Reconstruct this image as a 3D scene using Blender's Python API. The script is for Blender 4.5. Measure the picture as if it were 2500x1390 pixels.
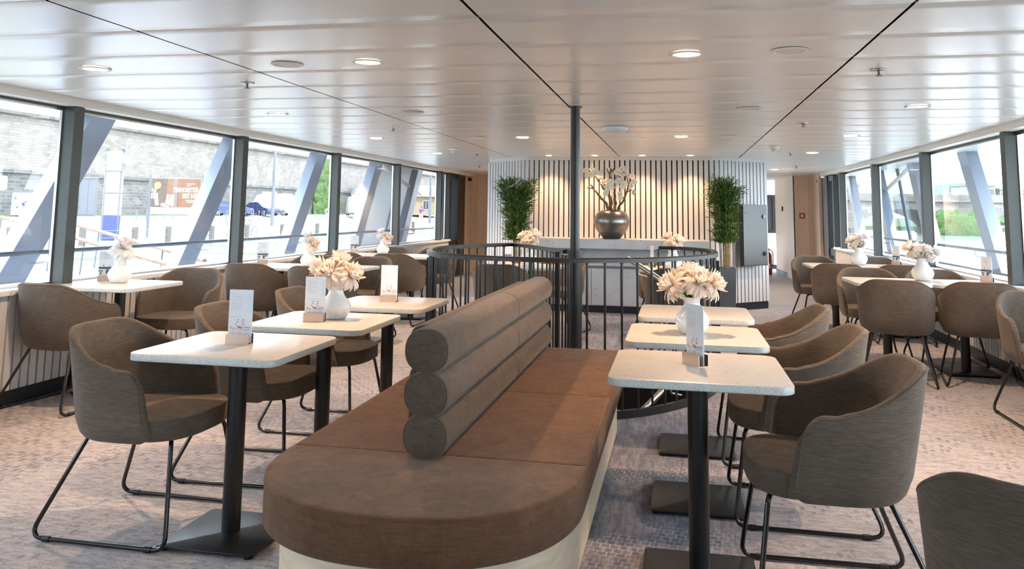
import bpy, bmesh, math, random
from mathutils import Vector, Matrix, noise
PI = math.pi
random.seed(7)
scn = bpy.context.scene
col = scn.collection
for o in list(bpy.data.objects):
    bpy.data.objects.remove(o)

# ------------------------------------------------------------ camera
YAW, PITCH, ROLL, EYE = -.201, .1159, .013, 1.295
_f = Vector((math.sin(YAW)*math.cos(PITCH), math.cos(YAW)*math.cos(PITCH), math.sin(PITCH)))
_r = Vector((math.cos(YAW), -math.sin(YAW), 0)); _u = _r.cross(_f)
_R = _r*math.cos(ROLL)+_u*math.sin(ROLL); _U = -_r*math.sin(ROLL)+_u*math.cos(ROLL)
cam = bpy.data.cameras.new('camera'); camo = bpy.data.objects.new('camera', cam); col.objects.link(camo)
camo.matrix_world = Matrix(((_R.x, _U.x, -_f.x, 0), (_R.y, _U.y, -_f.y, 0), (_R.z, _U.z, -_f.z, EYE), (0, 0, 0, 1)))
cam.sensor_width = 36; cam.lens = 1972.5/2500*36; cam.shift_y = -(695-285.1)/2500
cam.clip_start = .05; cam.clip_end = 2000
scn.camera = camo

# ------------------------------------------------------------ world, sun, exposure
w = bpy.data.worlds.new('sky'); scn.world = w; w.use_nodes = True
nt = w.node_tree; nt.nodes.clear()
wo = nt.nodes.new('ShaderNodeOutputWorld'); bg = nt.nodes.new('ShaderNodeBackground')
tc = nt.nodes.new('ShaderNodeTexCoord'); sx = nt.nodes.new('ShaderNodeSeparateXYZ'); rp = nt.nodes.new('ShaderNodeValToRGB')
rp.color_ramp.elements[0].position = .0; rp.color_ramp.elements[0].color = (.90, .955, 1, 1)
rp.color_ramp.elements[1].position = .6; rp.color_ramp.elements[1].color = (.62, .78, 1, 1)
nt.links.new(tc.outputs['Generated'], sx.inputs[0]); nt.links.new(sx.outputs[2], rp.inputs[0])
nt.links.new(rp.outputs[0], bg.inputs[0]); nt.links.new(bg.outputs[0], wo.inputs[0])
bg.inputs[1].default_value = 5.3
sun = bpy.data.lights.new('sun', 'SUN'); sun.energy = 4.0; sun.angle = .01; sun.color = (1, .95, .87)
suno = bpy.data.objects.new('sun', sun); col.objects.link(suno)
suno.rotation_euler = Vector((-.36, .42, -.82)).to_track_quat('-Z', 'Y').to_euler(); suno.location = (30, -30, 60)
vs = scn.view_settings
vs.view_transform = 'Standard'; vs.look = 'None'; vs.gamma = 1; vs.use_curve_mapping = False; vs.exposure = 1.12

# ------------------------------------------------------------ materials
def newmat(name):
    m = bpy.data.materials.new(name); m.use_nodes = True
    n = m.node_tree; b = n.nodes['Principled BSDF']
    return m, n, b
def pbr(name, c, rough=.5, metal=0, spec=None, sheen=0, emit=None, es=0, coat=0):
    m, n, b = newmat(name)
    b.inputs['Base Color'].default_value = (*c, 1); b.inputs['Roughness'].default_value = rough; b.inputs['Metallic'].default_value = metal
    if spec is not None: b.inputs['Specular IOR Level'].default_value = spec
    if sheen: b.inputs['Sheen Weight'].default_value = sheen; b.inputs['Sheen Roughness'].default_value = .4
    if coat: b.inputs['Coat Weight'].default_value = coat
    if emit: b.inputs['Emission Color'].default_value = (*emit, 1); b.inputs['Emission Strength'].default_value = es
    return m
def tcoord(n, scale=(1, 1, 1), kind='Object', rot=(0, 0, 0)):
    t = n.nodes.new('ShaderNodeTexCoord'); mp = n.nodes.new('ShaderNodeMapping')
    mp.inputs['Scale'].default_value = scale; mp.inputs['Rotation'].default_value = rot
    n.links.new(t.outputs[kind], mp.inputs[0]); return mp.outputs[0]
def nz(n, vec, scale, detail=3, rough=.5, dist=0):
    t = n.nodes.new('ShaderNodeTexNoise'); t.inputs['Scale'].default_value = scale; t.inputs['Detail'].default_value = detail
    t.inputs['Roughness'].default_value = rough; t.inputs['Distortion'].default_value = dist
    n.links.new(vec, t.inputs['Vector']); return t.outputs['Fac']
def ramp(n, fac, stops):
    r = n.nodes.new('ShaderNodeValToRGB'); e = r.color_ramp.elements
    while len(e) < len(stops): e.new(.5)
    for i, (p, c) in enumerate(stops):
        e[i].position = p; e[i].color = (*c, 1) if len(c) == 3 else c
    n.links.new(fac, r.inputs[0]); return r.outputs[0]
def mixc(n, fac, a, b, mode='MIX'):
    m = n.nodes.new('ShaderNodeMix'); m.data_type = 'RGBA'; m.blend_type = mode
    if isinstance(fac, (int, float)): m.inputs[0].default_value = fac
    else: n.links.new(fac, m.inputs[0])
    for s, v in ((6, a), (7, b)):
        if isinstance(v, tuple): m.inputs[s].default_value = (*v, 1)
        else: n.links.new(v, m.inputs[s])
    return m.outputs[2]
def bump(n, b, h, s, d=.01):
    x = n.nodes.new('ShaderNodeBump'); x.inputs['Strength'].default_value = s; x.inputs['Distance'].default_value = d
    n.links.new(h, x.inputs['Height']); n.links.new(x.outputs[0], b.inputs['Normal'])

def fabric(name, dark, light, sheen=.3, seed=0, sc=1, streak=1.):
    m, n, b = newmat(name)
    v = tcoord(n, (6*sc, 6*sc, 70*sc)); v2 = tcoord(n, (300, 300, 300)); v3 = tcoord(n, (1, 1, 1))
    a = nz(n, v, 4, 4, .65); f = nz(n, v2, 3, 2); g = nz(n, v3, 9, 3)
    md = tuple((p+q)/2 for p, q in zip(dark, light)); c = mixc(n, streak, md, ramp(n, a, [(.3, dark), (.7, light)]))
    c = mixc(n, .35, c, ramp(n, f, [(.3, (.25, .25, .25)), (.7, (.9, .9, .9))]), 'OVERLAY')
    c = mixc(n, .25, c, ramp(n, g, [(.3, (.3, .3, .3)), (.7, (.7, .7, .7))]), 'OVERLAY')
    n.links.new(c, b.inputs['Base Color']); b.inputs['Roughness'].default_value = .9
    b.inputs['Specular IOR Level'].default_value = .15; b.inputs['Sheen Weight'].default_value = sheen; b.inputs['Sheen Roughness'].default_value = .45
    b.inputs['Sheen Tint'].default_value = (.9, .8, .7, 1)
    if 'velvet' in name:
        g2 = nz(n, v3, 22, 5, .7, 1.2); c = mixc(n, .55, c, ramp(n, g2, [(.32, (.30, .30, .30)), (.68, (.66, .66, .66))]), 'OVERLAY'); n.links.new(c, b.inputs['Base Color'])
    bump(n, b, f, .35, .002)
    return m
M = {}
M['chair'] = fabric('chair_weave', (.072, .056, .043), (.170, .136, .107), .18, streak=.7)
M['velvet'] = fabric('sofa_velvet', (.082, .036, .016), (.175, .095, .052), .2, sc=.5, streak=.45)
M['roll'] = fabric('sofa_roll_velvet', (.066, .048, .035), (.130, .098, .075), .22, sc=.7, streak=.4)
M['black'] = pbr('black_powder_coat', (.012, .012, .013), .35, 0, .5)
M['gloss_black'] = pbr('black_gloss_tube', (.008, .008, .009), .16, 0, .6)
M['rail'] = pbr('dark_lacquer', (.014, .014, .014), .32, 0, .5)
M['mull'] = pbr('grey_green_metal', (.072, .080, .077), .36, .4, .5)
M['door_black'] = pbr('black_frame', (.01, .012, .014), .35)
M['white_china'] = pbr('white_china', (.80, .84, .84), .18, 0, .5, coat=.3)
M['white'] = pbr('white_paint', (.80, .80, .78), .5)
M['steel'] = pbr('brushed_steel', (.55, .53, .50), .28, 1)
M['rose_metal'] = pbr('satin_copper_metal', (.62, .47, .37), .3, .75)
M['dark_in'] = pbr('dark_inner_metal', (.05, .04, .035), .3, .8)
M['red'] = pbr('red_plastic', (.42, .02, .015), .35)
M['redtxt'] = pbr('red_print', (.6, .02, .05), .5)
M['orangetxt'] = pbr('orange_print', (.85, .45, .06), .5)
M['blacktxt'] = pbr('black_print', (.22, .24, .27), .5)
M['greytxt'] = pbr('grey_print', (.55, .60, .66), .5)
M['card'] = pbr('menu_card', (.88, .91, .95), .35)
M['card_blue'] = pbr('menu_card_tint', (.72, .84, .94), .35)
M['photo_dark'] = pbr('photo_print', (.10, .12, .14), .4)
M['alu'] = pbr('blue_grey_alu', (.30, .34, .42), .35, .6)
M['alu_side'] = pbr('grey_steel', (.12, .14, .16), .4, .5)
M['stone_grey'] = pbr('grey_vinyl', (.17, .17, .18), .55)
M['beige_blind'] = pbr('lamp_blank', (.70, .68, .62), .5)
M['petal'] = pbr('cream_petal', (.95, .87, .79), .55, sheen=.2)
M['petal_w'] = pbr('white_petal', (.95, .94, .93), .55, sheen=.2)
M['stem'] = pbr('green_stem', (.10, .22, .035), .5)
M['leaf'] = pbr('leaf_green', (.22, .40, .05), .45)
M['leaf_dark'] = pbr('dark_leaf_green', (.04, .12, .02), .5)
for k in ('petal', 'petal_w'):
    n = M[k].node_tree; b = n.nodes['Principled BSDF']; t2 = n.nodes.new('ShaderNodeBsdfTranslucent'); mx = n.nodes.new('ShaderNodeMixShader'); mx.inputs[0].default_value = .5
    t2.inputs[0].default_value = b.inputs['Base Color'].default_value; n.links.new(b.outputs[0], mx.inputs[1]); n.links.new(t2.outputs[0], mx.inputs[2]); n.links.new(mx.outputs[0], n.nodes['Material Output'].inputs[0])

# bamboo foliage
m, n, b = newmat('bamboo_leaf'); v = tcoord(n); a = nz(n, v, 14, 2)
n.links.new(ramp(n, a, [(.3, (.025, .085, .012)), (.7, (.115, .22, .03))]), b.inputs['Base Color']); b.inputs['Roughness'].default_value = .45; M['bamboo'] = m
m, n, b = newmat('bamboo_cane'); v = tcoord(n, (1, 1, 6)); a = nz(n, v, 6, 2)
n.links.new(ramp(n, a, [(.3, (.20, .14, .05)), (.7, (.48, .38, .17))]), b.inputs['Base Color']); M['cane'] = m
m, n, b = newmat('driftwood'); v = tcoord(n, (1, 1, .3)); a = nz(n, v, 40, 3)
n.links.new(ramp(n, a, [(.3, (.06, .032, .016)), (.7, (.30, .18, .09))]), b.inputs['Base Color']); b.inputs['Roughness'].default_value = .8; M['drift'] = m
# terrazzo
def terrazzo(name, base, dark, amount=.56, side=False):
    m, n, b = newmat(name); v = tcoord(n)
    vo = n.nodes.new('ShaderNodeTexVoronoi'); vo.inputs['Scale'].default_value = 38 if not side else 150; n.links.new(v, vo.inputs['Vector'])
    k = nz(n, v, 40 if not side else 190, 3, .6); g = nz(n, v, 6, 3)
    c = mixc(n, ramp(n, k, [(amount, (0, 0, 0)), (amount+.05, (1, 1, 1))]), base, dark)
    sp = ramp(n, vo.outputs['Distance'], [(.09, (1, 1, 1)), (.13, (0, 0, 0))])
    c = mixc(n, sp, c, tuple(x*(.72 if not side else .6) for x in dark))
    c = mixc(n, .2, c, ramp(n, g, [(.3, (.35, .35, .35)), (.7, (.65, .65, .65))]), 'OVERLAY')
    n.links.new(c, b.inputs['Base Color']); b.inputs['Roughness'].default_value = .32
    return m
M['terrazzo'] = terrazzo('terrazzo_top', (.64, .585, .52), (.57, .51, .44), .58)
M['terrazzo_edge'] = terrazzo('terrazzo_edge', (.60, .62, .59), (.46, .48, .46), .52, True)
M['marble'] = terrazzo('pale_stone_sill', (.78, .78, .78), (.58, .58, .60), .56)
# concrete counter
m, n, b = newmat('pale_concrete'); v = tcoord(n); vo = n.nodes.new('ShaderNodeTexVoronoi'); vo.inputs['Scale'].default_value = 16; vo.inputs['Randomness'].default_value = 1; n.links.new(v, vo.inputs['Vector'])
g = nz(n, v, 2.5, 4); c = ramp(n, g, [(.3, (.44, .45, .46)), (.7, (.58, .59, .60))])
c = mixc(n, ramp(n, vo.outputs['Distance'], [(.08, (1, 1, 1)), (.13, (0, 0, 0))]), c, (.16, .16, .17)); n.links.new(c, b.inputs['Base Color']); b.inputs['Roughness'].default_value = .6; M['concrete'] = m
# woods
def wood(name, a_, b_, sc=(18, 18, 1.2)):
    m, n, b = newmat(name); v = tcoord(n, sc); a = nz(n, v, 3, 5, .6, .3)
    n.links.new(ramp(n, a, [(.3, a_), (.7, b_)]), b.inputs['Base Color']); b.inputs['Roughness'].default_value = .45; return m
M['oak'] = wood('oak_veneer', (.70, .49, .34), (.80, .60, .44))
M['pale_wood'] = wood('pale_wood_base', (.62, .49, .33), (.76, .64, .47), (2, 2, 14))
M['teak'] = wood('teak_rail', (.16, .065, .028), (.24, .12, .055), (2, 2, 2))
M['slat'] = pbr('white_slat', (.66, .655, .65), .5)
M['groove'] = pbr('dark_groove', (.06, .05, .045), .7)
M['groove_l'] = pbr('grey_groove', (.12, .12, .125), .7)
M['plinth'] = pbr('black_plinth', (.012, .013, .018), .4)
M['planter'] = pbr('slate_planter', (.13, .165, .20), .45)
# ceiling panels, satin lacquer
m, n, b = newmat('satin_ceiling_panel'); b.inputs['Base Color'].default_value = (.84, .83, .79, 1); b.inputs['Roughness'].default_value = .27
b.inputs['Specular IOR Level'].default_value = .75; v = tcoord(n, (1, 1, 1)); a = nz(n, v, 1.6, 2)
M['ceil'] = m
M['soffit'] = pbr('cream_soffit', (.86, .86, .79), .4)
M['seam'] = pbr('dark_seam', (.045, .035, .02), .8)
# carpet
m, n, b = newmat('faded_rug_carpet')
v = tcoord(n, (1, 1, 1)); vr = tcoord(n, (1, 3.6, 1), rot=(0, 0, .55)); vr2 = tcoord(n, (7, 1, 1), rot=(0, 0, .5))
big = nz(n, v, .55, 3, .6); st = nz(n, vr, 13, 6, .75, .8); st2 = nz(n, vr2, 5, 4, .7, .4); fine = nz(n, v, 140, 2); mid = nz(n, v, 3.5, 4, .6, .8)
light = mixc(n, ramp(n, mid, [(.35, (0, 0, 0)), (.65, (1, 1, 1))]), (.55, .49, .45), (.50, .47, .475))
c = mixc(n, ramp(n, st, [(.44, (0, 0, 0)), (.60, (.85, .85, .85))]), light, (.29, .275, .285))
blue = mixc(n, ramp(n, st2, [(.4, (0, 0, 0)), (.6, (1, 1, 1))]), (.23, .24, .29), (.085, .095, .15))
c = mixc(n, ramp(n, big, [(.50, (0, 0, 0)), (.64, (.5, .5, .5))]), c, blue)
# bluish shade along the sofa's right side, painted into the carpet colour
sp = n.nodes.new('ShaderNodeSeparateXYZ'); n.links.new(v, sp.inputs[0])
def win(n, s, a0, a1, b0, b1):
    r1 = n.nodes.new('ShaderNodeMapRange'); r1.inputs[1].default_value = a0; r1.inputs[2].default_value = a1; n.links.new(s, r1.inputs[0])
    r2 = n.nodes.new('ShaderNodeMapRange'); r2.inputs[1].default_value = b0; r2.inputs[2].default_value = b1; r2.inputs[3].default_value = 1; r2.inputs[4].default_value = 0; n.links.new(s, r2.inputs[0])
    mm = n.nodes.new('ShaderNodeMath'); mm.operation = 'MULTIPLY'; n.links.new(r1.outputs[0], mm.inputs[0]); n.links.new(r2.outputs[0], mm.inputs[1]); return mm.outputs[0]
wx = win(n, sp.outputs[0], -1.3, -1.1, .15, .5)
wm = n.nodes.new('ShaderNodeMath'); wm.operation = 'MULTIPLY'; n.links.new(wx, wm.inputs[0]); wm.inputs[1].default_value = .75
c = mixc(n, wm.outputs[0], c, blue)
# lattice and scroll motifs
wv = n.nodes.new('ShaderNodeTexWave'); wv.wave_type = 'RINGS'; wv.inputs['Scale'].default_value = 3.2; wv.inputs['Distortion'].default_value = 9; wv.inputs['Detail'].default_value = 3; wv.inputs['Detail Scale'].default_value = 2.5; n.links.new(v, wv.inputs['Vector'])
scr = ramp(n, wv.outputs['Fac'], [(.0, (1, 1, 1)), (.16, (0, 0, 0))])
msk = ramp(n, nz(n, v, 1.7, 2), [(.50, (0, 0, 0)), (.60, (.45, .45, .45))])
c = mixc(n, mixc(n, 1, scr, msk, 'MULTIPLY'), c, (.15, .145, .18))
ck = n.nodes.new('ShaderNodeTexBrick'); ck.inputs['Scale'].default_value = 11; ck.offset = .5; ck.inputs['Mortar Size'].default_value = .035; ck.inputs['Row Height'].default_value = .4; ck.inputs['Brick Width'].default_value = .4
n.links.new(tcoord(n, (1, 1, 1), rot=(0, 0, .1)), ck.inputs['Vector'])
ckm = ramp(n, ck.outputs['Fac'], [(.0, (0, 0, 0)), (1, (.5, .5, .5))])
msk2 = ramp(n, nz(n, v, 1.1, 3, .6), [(.52, (0, 0, 0)), (.60, (1, 1, 1))])
c = mixc(n, mixc(n, 1, ckm, msk2, 'MULTIPLY'), c, (.66, .63, .62))
dd = n.nodes.new('ShaderNodeTexVoronoi'); dd.inputs['Scale'].default_value = 26; dd.inputs['Randomness'].default_value = .35; n.links.new(tcoord(n, (1, .45, 1), rot=(0, 0, .5)), dd.inputs['Vector'])
c = mixc(n, mixc(n, 1, ramp(n, dd.outputs['Distance'], [(.22, (.8, .8, .8)), (.36, (0, 0, 0))]), ramp(n, nz(n, v, 1.3, 4, .7), [(.47, (0, 0, 0)), (.56, (1, 1, 1))]), 'MULTIPLY'), c, (.20, .19, .23))
c = mixc(n, .45, c, ramp(n, nz(n, v, .9, 4, .6), [(.3, (.36, .36, .36)), (.7, (.64, .64, .64))]), 'OVERLAY')
c = mixc(n, .3, c, ramp(n, fine, [(.3, (.2, .2, .2)), (.7, (.8, .8, .8))]), 'OVERLAY')
n.links.new(c, b.inputs['Base Color']); b.inputs['Roughness'].default_value = .95; b.inputs['Specular IOR Level'].default_value = .1
bump(n, b, fine, .4, .003); M['carpet'] = m
m, n, b = newmat('speckled_vinyl'); v = tcoord(n); a = nz(n, v, 90, 2)
n.links.new(ramp(n, a, [(.35, (.17, .17, .18)), (.65, (.29, .29, .30))]), b.inputs['Base Color']); b.inputs['Roughness'].default_value = .5; M['vinyl'] = m
# glass
m = bpy.data.materials.new('window_glass'); m.use_nodes = True; n = m.node_tree; n.nodes.clear()
o_ = n.nodes.new('ShaderNodeOutputMaterial'); tr = n.nodes.new('ShaderNodeBsdfTransparent'); gl = n.nodes.new('ShaderNodeBsdfGlossy'); mx = n.nodes.new('ShaderNodeMixShader'); lw = n.nodes.new('ShaderNodeLayerWeight')
tr.inputs[0].default_value = (.95, .975, .98, 1); gl.inputs['Roughness'].default_value = .02; lw.inputs[0].default_value = .5
fr = n.nodes.new('ShaderNodeMath'); fr.operation = 'POWER'; fr.inputs[1].default_value = 4; n.links.new(lw.outputs['Facing'], fr.inputs[0])
fr2 = n.nodes.new('ShaderNodeMath'); fr2.operation = 'MULTIPLY_ADD'; fr2.inputs[1].default_value = .9; fr2.inputs[2].default_value = .05; n.links.new(fr.outputs[0], fr2.inputs[0])
n.links.new(fr2.outputs[0], mx.inputs[0]); n.links.new(tr.outputs[0], mx.inputs[1]); n.links.new(gl.outputs[0], mx.inputs[2]); n.links.new(mx.outputs[0], o_.inputs[0]); M['glass'] = m
m = bpy.data.materials.new('clear_acrylic'); m.use_nodes = True; n = m.node_tree; n.nodes.clear()
o_ = n.nodes.new('ShaderNodeOutputMaterial'); tr = n.nodes.new('ShaderNodeBsdfTransparent'); gl = n.nodes.new('ShaderNodeBsdfGlossy'); mx = n.nodes.new('ShaderNodeMixShader')
tr.inputs[0].default_value = (.985, .99, 1, 1); gl.inputs['Roughness'].default_value = .05; mx.inputs[0].default_value = .05
n.links.new(tr.outputs[0], mx.inputs[1]); n.links.new(gl.outputs[0], mx.inputs[2]); n.links.new(mx.outputs[0], o_.inputs[0]); M['acrylic'] = m
# outdoors
def brickwall(name, c1, c2, mort, scale, bw=.5, rh=.25):
    m, n, b = newmat(name); v = tcoord(n, (1, 1, 1), rot=(0, PI/2, 0))
    t = n.nodes.new('ShaderNodeTexCoord'); sp = n.nodes.new('ShaderNodeSeparateXYZ'); cb = n.nodes.new('ShaderNodeCombineXYZ')
    n.links.new(t.outputs['Object'], sp.inputs[0]); n.links.new(sp.outputs[1], cb.inputs[0]); n.links.new(sp.outputs[2], cb.inputs[1])
    k = n.nodes.new('ShaderNodeTexBrick'); k.inputs['Scale'].default_value = scale; k.inputs['Color1'].default_value = (*c1, 1); k.inputs['Color2'].default_value = (*c2, 1); k.inputs['Mortar'].default_value = (*mort, 1)
    k.inputs['Mortar Size'].default_value = .025; k.inputs['Brick Width'].default_value = bw; k.inputs['Row Height'].default_value = rh; n.links.new(cb.outputs[0], k.inputs['Vector'])
    g = nz(n, t.outputs['Object'], .5, 4, .6); c = mixc(n, .5, k.outputs['Color'], ramp(n, g, [(.3, (.3, .3, .3)), (.7, (.7, .7, .7))]), 'OVERLAY')
    n.links.new(c, b.inputs['Base Color']); b.inputs['Roughness'].default_value = .9; return m
M['sandstone'] = brickwall('sandstone_wall', (.175, .152, .125), (.122, .108, .093), (.112, .102, .09), 1, .7, .24)
M['sandstone_dark'] = brickwall('dark_block_wall', (.10, .094, .086), (.06, .057, .053), (.12, .114, .105), 1, .8, .30)
M['bridge_stone'] = brickwall('bridge_stone', (.19, .17, .145), (.13, .117, .10), (.10, .09, .08), 1, 1.2, .5)
m, n, b = newmat('quay_gravel'); v = tcoord(n); a = nz(n, v, .35, 4, .65); g2 = nz(n, v, 6, 3); c = mixc(n, ramp(n, g2, [(.35, (0, 0, 0)), (.65, (1, 1, 1))]), (.36, .34, .31), (.24, .225, .205))
sp = n.nodes.new('ShaderNodeSeparateXYZ'); n.links.new(v, sp.inputs[0]); wx = win(n, sp.outputs[0], -19.5, -17.5, -7.5, -6.8)
gm = n.nodes.new('ShaderNodeMath'); gm.operation = 'MULTIPLY'; n.links.new(ramp(n, a, [(.46, (0, 0, 0)), (.54, (1, 1, 1))]), gm.inputs[0]); n.links.new(wx, gm.inputs[1])
grass = ramp(n, g2, [(.35, (.020, .042, .006)), (.65, (.055, .072, .018))])
c = mixc(n, gm.outputs[0], c, grass); n.links.new(c, b.inputs['Base Color']); b.inputs['Roughness'].default_value = .95; M['gravel'] = m
m, n, b = newmat('lawn'); v = tcoord(n); a = nz(n, v, 3, 4); n.links.new(ramp(n, a, [(.3, (.03, .065, .012)), (.7, (.06, .11, .025))]), b.inputs['Base Color']); b.inputs['Roughness'].default_value = .9; M['lawn'] = m
m, n, b = newmat('foliage'); v = tcoord(n); a = nz(n, v, 4, 5, .7); n.links.new(ramp(n, a, [(.3, (.025, .065, .008)), (.7, (.09, .16, .024))]), b.inputs['Base Color']); b.inputs['Roughness'].default_value = .8; bump(n, b, a, 1, .4); M['foliage'] = m
m, n, b = newmat('river_water'); v = tcoord(n, (1, .35, 1)); a = nz(n, v, .7, 4, .6); b.inputs['Base Color'].default_value = (.16, .20, .18, 1); b.inputs['Roughness'].default_value = .12; bump(n, b, a, .35, .3); M['water'] = m
M['asphalt'] = pbr('pale_paving', (.50, .48, .45), .9)
M['hull'] = pbr('light_deck', (.66, .68, .70), .4)
M['wood_post'] = pbr('weathered_post', (.075, .068, .058), .85)
M['kiosk_blue'] = pbr('kiosk_blue', (.012, .025, .12), .4)
M['kiosk_grey'] = pbr('kiosk_grey', (.07, .078, .09), .4)
M['car_blue'] = pbr('car_blue_paint', (.02, .03, .08), .2, .3)
M['car_glass'] = pbr('car_glass', (.03, .045, .06), .1)
M['van_white'] = pbr('van_white_paint', (.27, .27, .27), .3)
M['tyre'] = pbr('tyre_rubber', (.02, .02, .02), .8)
M['silver'] = pbr('silver_metal', (.12, .125, .13), .4, .5)
M['skin'] = pbr('skin', (.22, .12, .08), .6)
M['hair'] = pbr('brown_hair', (.10, .04, .02), .7)
M['purple'] = pbr('purple_cloth', (.10, .02, .15), .8)
M['whitecloth'] = pbr('white_cloth', (.75, .74, .72), .8)
M['bluecloth'] = pbr('blue_cloth', (.025, .04, .12), .8)
M['pinkcloth'] = pbr('pink_cloth', (.22, .09, .14), .8)
M['limecloth'] = pbr('lime_cloth', (.14, .18, .03), .8)
M['palebluecloth'] = pbr('pale_blue_cloth', (.12, .18, .21), .8)
M['greycloth'] = pbr('grey_cloth', (.3, .3, .3), .8)
M['stucco'] = pbr('yellow_stucco', (.17, .135, .085), .9)
M['slate_roof'] = pbr('slate_roof', (.14, .16, .18), .7)
M['billbrown'] = wood('poster_brown', (.085, .034, .015), (.135, .066, .034), (1, 1, 1))
M['teal'] = pbr('teal_cladding', (.09, .20, .195), .4)
M['tealdark'] = pbr('dark_teal_cladding', (.04, .09, .10), .4)
M['paleb'] = pbr('pale_facade', (.24, .23, .21), .8)

# ------------------------------------------------------------ mesh helpers
class MB:
    def __init__(s): s.v = []; s.f = []; s.mi = []
    def add(s, vs, fs, mi=0):
        k = len(s.v); s.v += [tuple(x) for x in vs]; s.f += [tuple(i+k for i in f) for f in fs]; s.mi += [mi]*len(fs); return s
    def box(s, a, b, mi=0):
        x0, y0, z0 = a; x1, y1, z1 = b
        return s.add([(x0, y0, z0), (x1, y0, z0), (x1, y1, z0), (x0, y1, z0), (x0, y0, z1), (x1, y0, z1), (x1, y1, z1), (x0, y1, z1)],
                     [(0, 3, 2, 1), (4, 5, 6, 7), (0, 1, 5, 4), (1, 2, 6, 5), (2, 3, 7, 6), (3, 0, 4, 7)], mi)
    def prism(s, pts, z0, z1, mi=0, mis=None):
        n = len(pts); vs = [(p[0], p[1], z0) for p in pts]+[(p[0], p[1], z1) for p in pts]
        s.add(vs, [tuple(reversed(range(n))), tuple(range(n, 2*n))], mi)
        k = len(s.v)-2*n
        for i in range(n):
            s.f.append((k+i, k+(i+1) % n, k+n+(i+1) % n, k+n+i)); s.mi.append(mi if mis is None else mis)
        return s
    def slab(s, pts, z0, z1, bev=.004, mi=0, mis=None):
        # horizontal slab with eased edges
        n = len(pts); cx = sum(p[0] for p in pts)/n; cy = sum(p[1] for p in pts)/n
        def off(d):
            out = []
            for i in range(n):
                p0, p1, p2 = pts[i-1], pts[i], pts[(i+1) % n]
                e1 = Vector((p1[0]-p0[0], p1[1]-p0[1])).normalized(); e2 = Vector((p2[0]-p1[0], p2[1]-p1[1])).normalized()
                nn = Vector((e1.y+e2.y, -e1.x-e2.x)); nn.normalize(); out.append((p1[0]-nn.x*d, p1[1]-nn.y*d))
            return out
        rings = [(off(bev), z0), (pts, z0+bev), (pts, z1-bev), (off(bev*.3), z1-bev*.3), (off(bev), z1)]
        k = len(s.v)
        for r, z in rings: s.v += [(p[0], p[1], z) for p in r]
        m2 = mi if mis is None else mis
        for j in range(4):
            for i in range(n):
                a = k+j*n+i; b_ = k+j*n+(i+1) % n; s.f.append((a, b_, b_+n, a+n)); s.mi.append(m2)
        s.f.append(tuple(reversed(range(k, k+n)))); s.mi.append(m2); s.f.append(tuple(range(k+4*n, k+5*n))); s.mi.append(mi)
        return s
    def cyl(s, p0, p1, r0, r1=None, n=16, mi=0, caps=True):
        r1 = r0 if r1 is None else r1
        p0 = Vector(p0); p1 = Vector(p1); d = (p1-p0).normalized(); a = d.orthogonal().normalized(); b_ = d.cross(a)
        k = len(s.v)
        for p, r in ((p0, r0), (p1, r1)):
            for i in range(n):
                t = 2*PI*i/n; s.v.append(tuple(p+a*(r*math.cos(t))+b_*(r*math.sin(t))))
        for i in range(n):
            j = (i+1) % n; s.f.append((k+i, k+j, k+n+j, k+n+i)); s.mi.append(mi)
        if caps:
            s.f.append(tuple(reversed(range(k, k+n)))); s.mi.append(mi); s.f.append(tuple(range(k+n, k+2*n))); s.mi.append(mi)
        return s
    def tube(s, pts, r, n=10, mi=0, closed=False, prof=None):
        pts = [Vector(p) for p in pts]; N = len(pts); k = len(s.v); up = None
        for i, p in enumerate(pts):
            a = pts[i-1] if (i > 0 or closed) else p; c = pts[(i+1) % N] if (i < N-1 or closed) else p
            d = (c-a).normalized()
            if prof:
                sd = Vector((d.y, -d.x, 0)).normalized(); u = Vector((0, 0, 1))
                for q in prof: s.v.append(tuple(p+sd*q[0]+u*q[1]))
            else:
                if up is None: up = d.orthogonal().normalized()
                up = (up-d*up.dot(d)).normalized(); b_ = d.cross(up)
                rr = r[i] if isinstance(r, (list, tuple)) else r
                for j in range(n):
                    t = 2*PI*j/n; s.v.append(tuple(p+up*(rr*math.cos(t))+b_*(rr*math.sin(t))))
        m_ = len(prof) if prof else n
        for i in range(N if closed else N-1):
            for j in range(m_):
                a = k+i*m_+j; b_ = k+i*m_+(j+1) % m_; a2 = k+((i+1) % N)*m_+j; b2 = k+((i+1) % N)*m_+(j+1) % m_
                s.f.append((a, b_, b2, a2)); s.mi.append(mi)
        if not closed:
            s.f.append(tuple(reversed(range(k, k+m_)))); s.mi.append(mi); s.f.append(tuple(range(k+(N-1)*m_, k+N*m_))); s.mi.append(mi)
        return s
    def lathe(s, prof, c=(0, 0, 0), n=32, mi=0):
        k = len(s.v)
        for r, z in prof:
            for i in range(n):
                t = 2*PI*i/n; s.v.append((c[0]+r*math.cos(t), c[1]+r*math.sin(t), c[2]+z))
        for j in range(len(prof)-1):
            for i in range(n):
                a = k+j*n+i; b_ = k+j*n+(i+1) % n; s.f.append((a, b_, b_+n, a+n)); s.mi.append(mi)
        s.f.append(tuple(reversed(range(k, k+n)))); s.mi.append(mi); s.f.append(tuple(range(k+(len(prof)-1)*n, k+len(prof)*n))); s.mi.append(mi)
        return s
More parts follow.
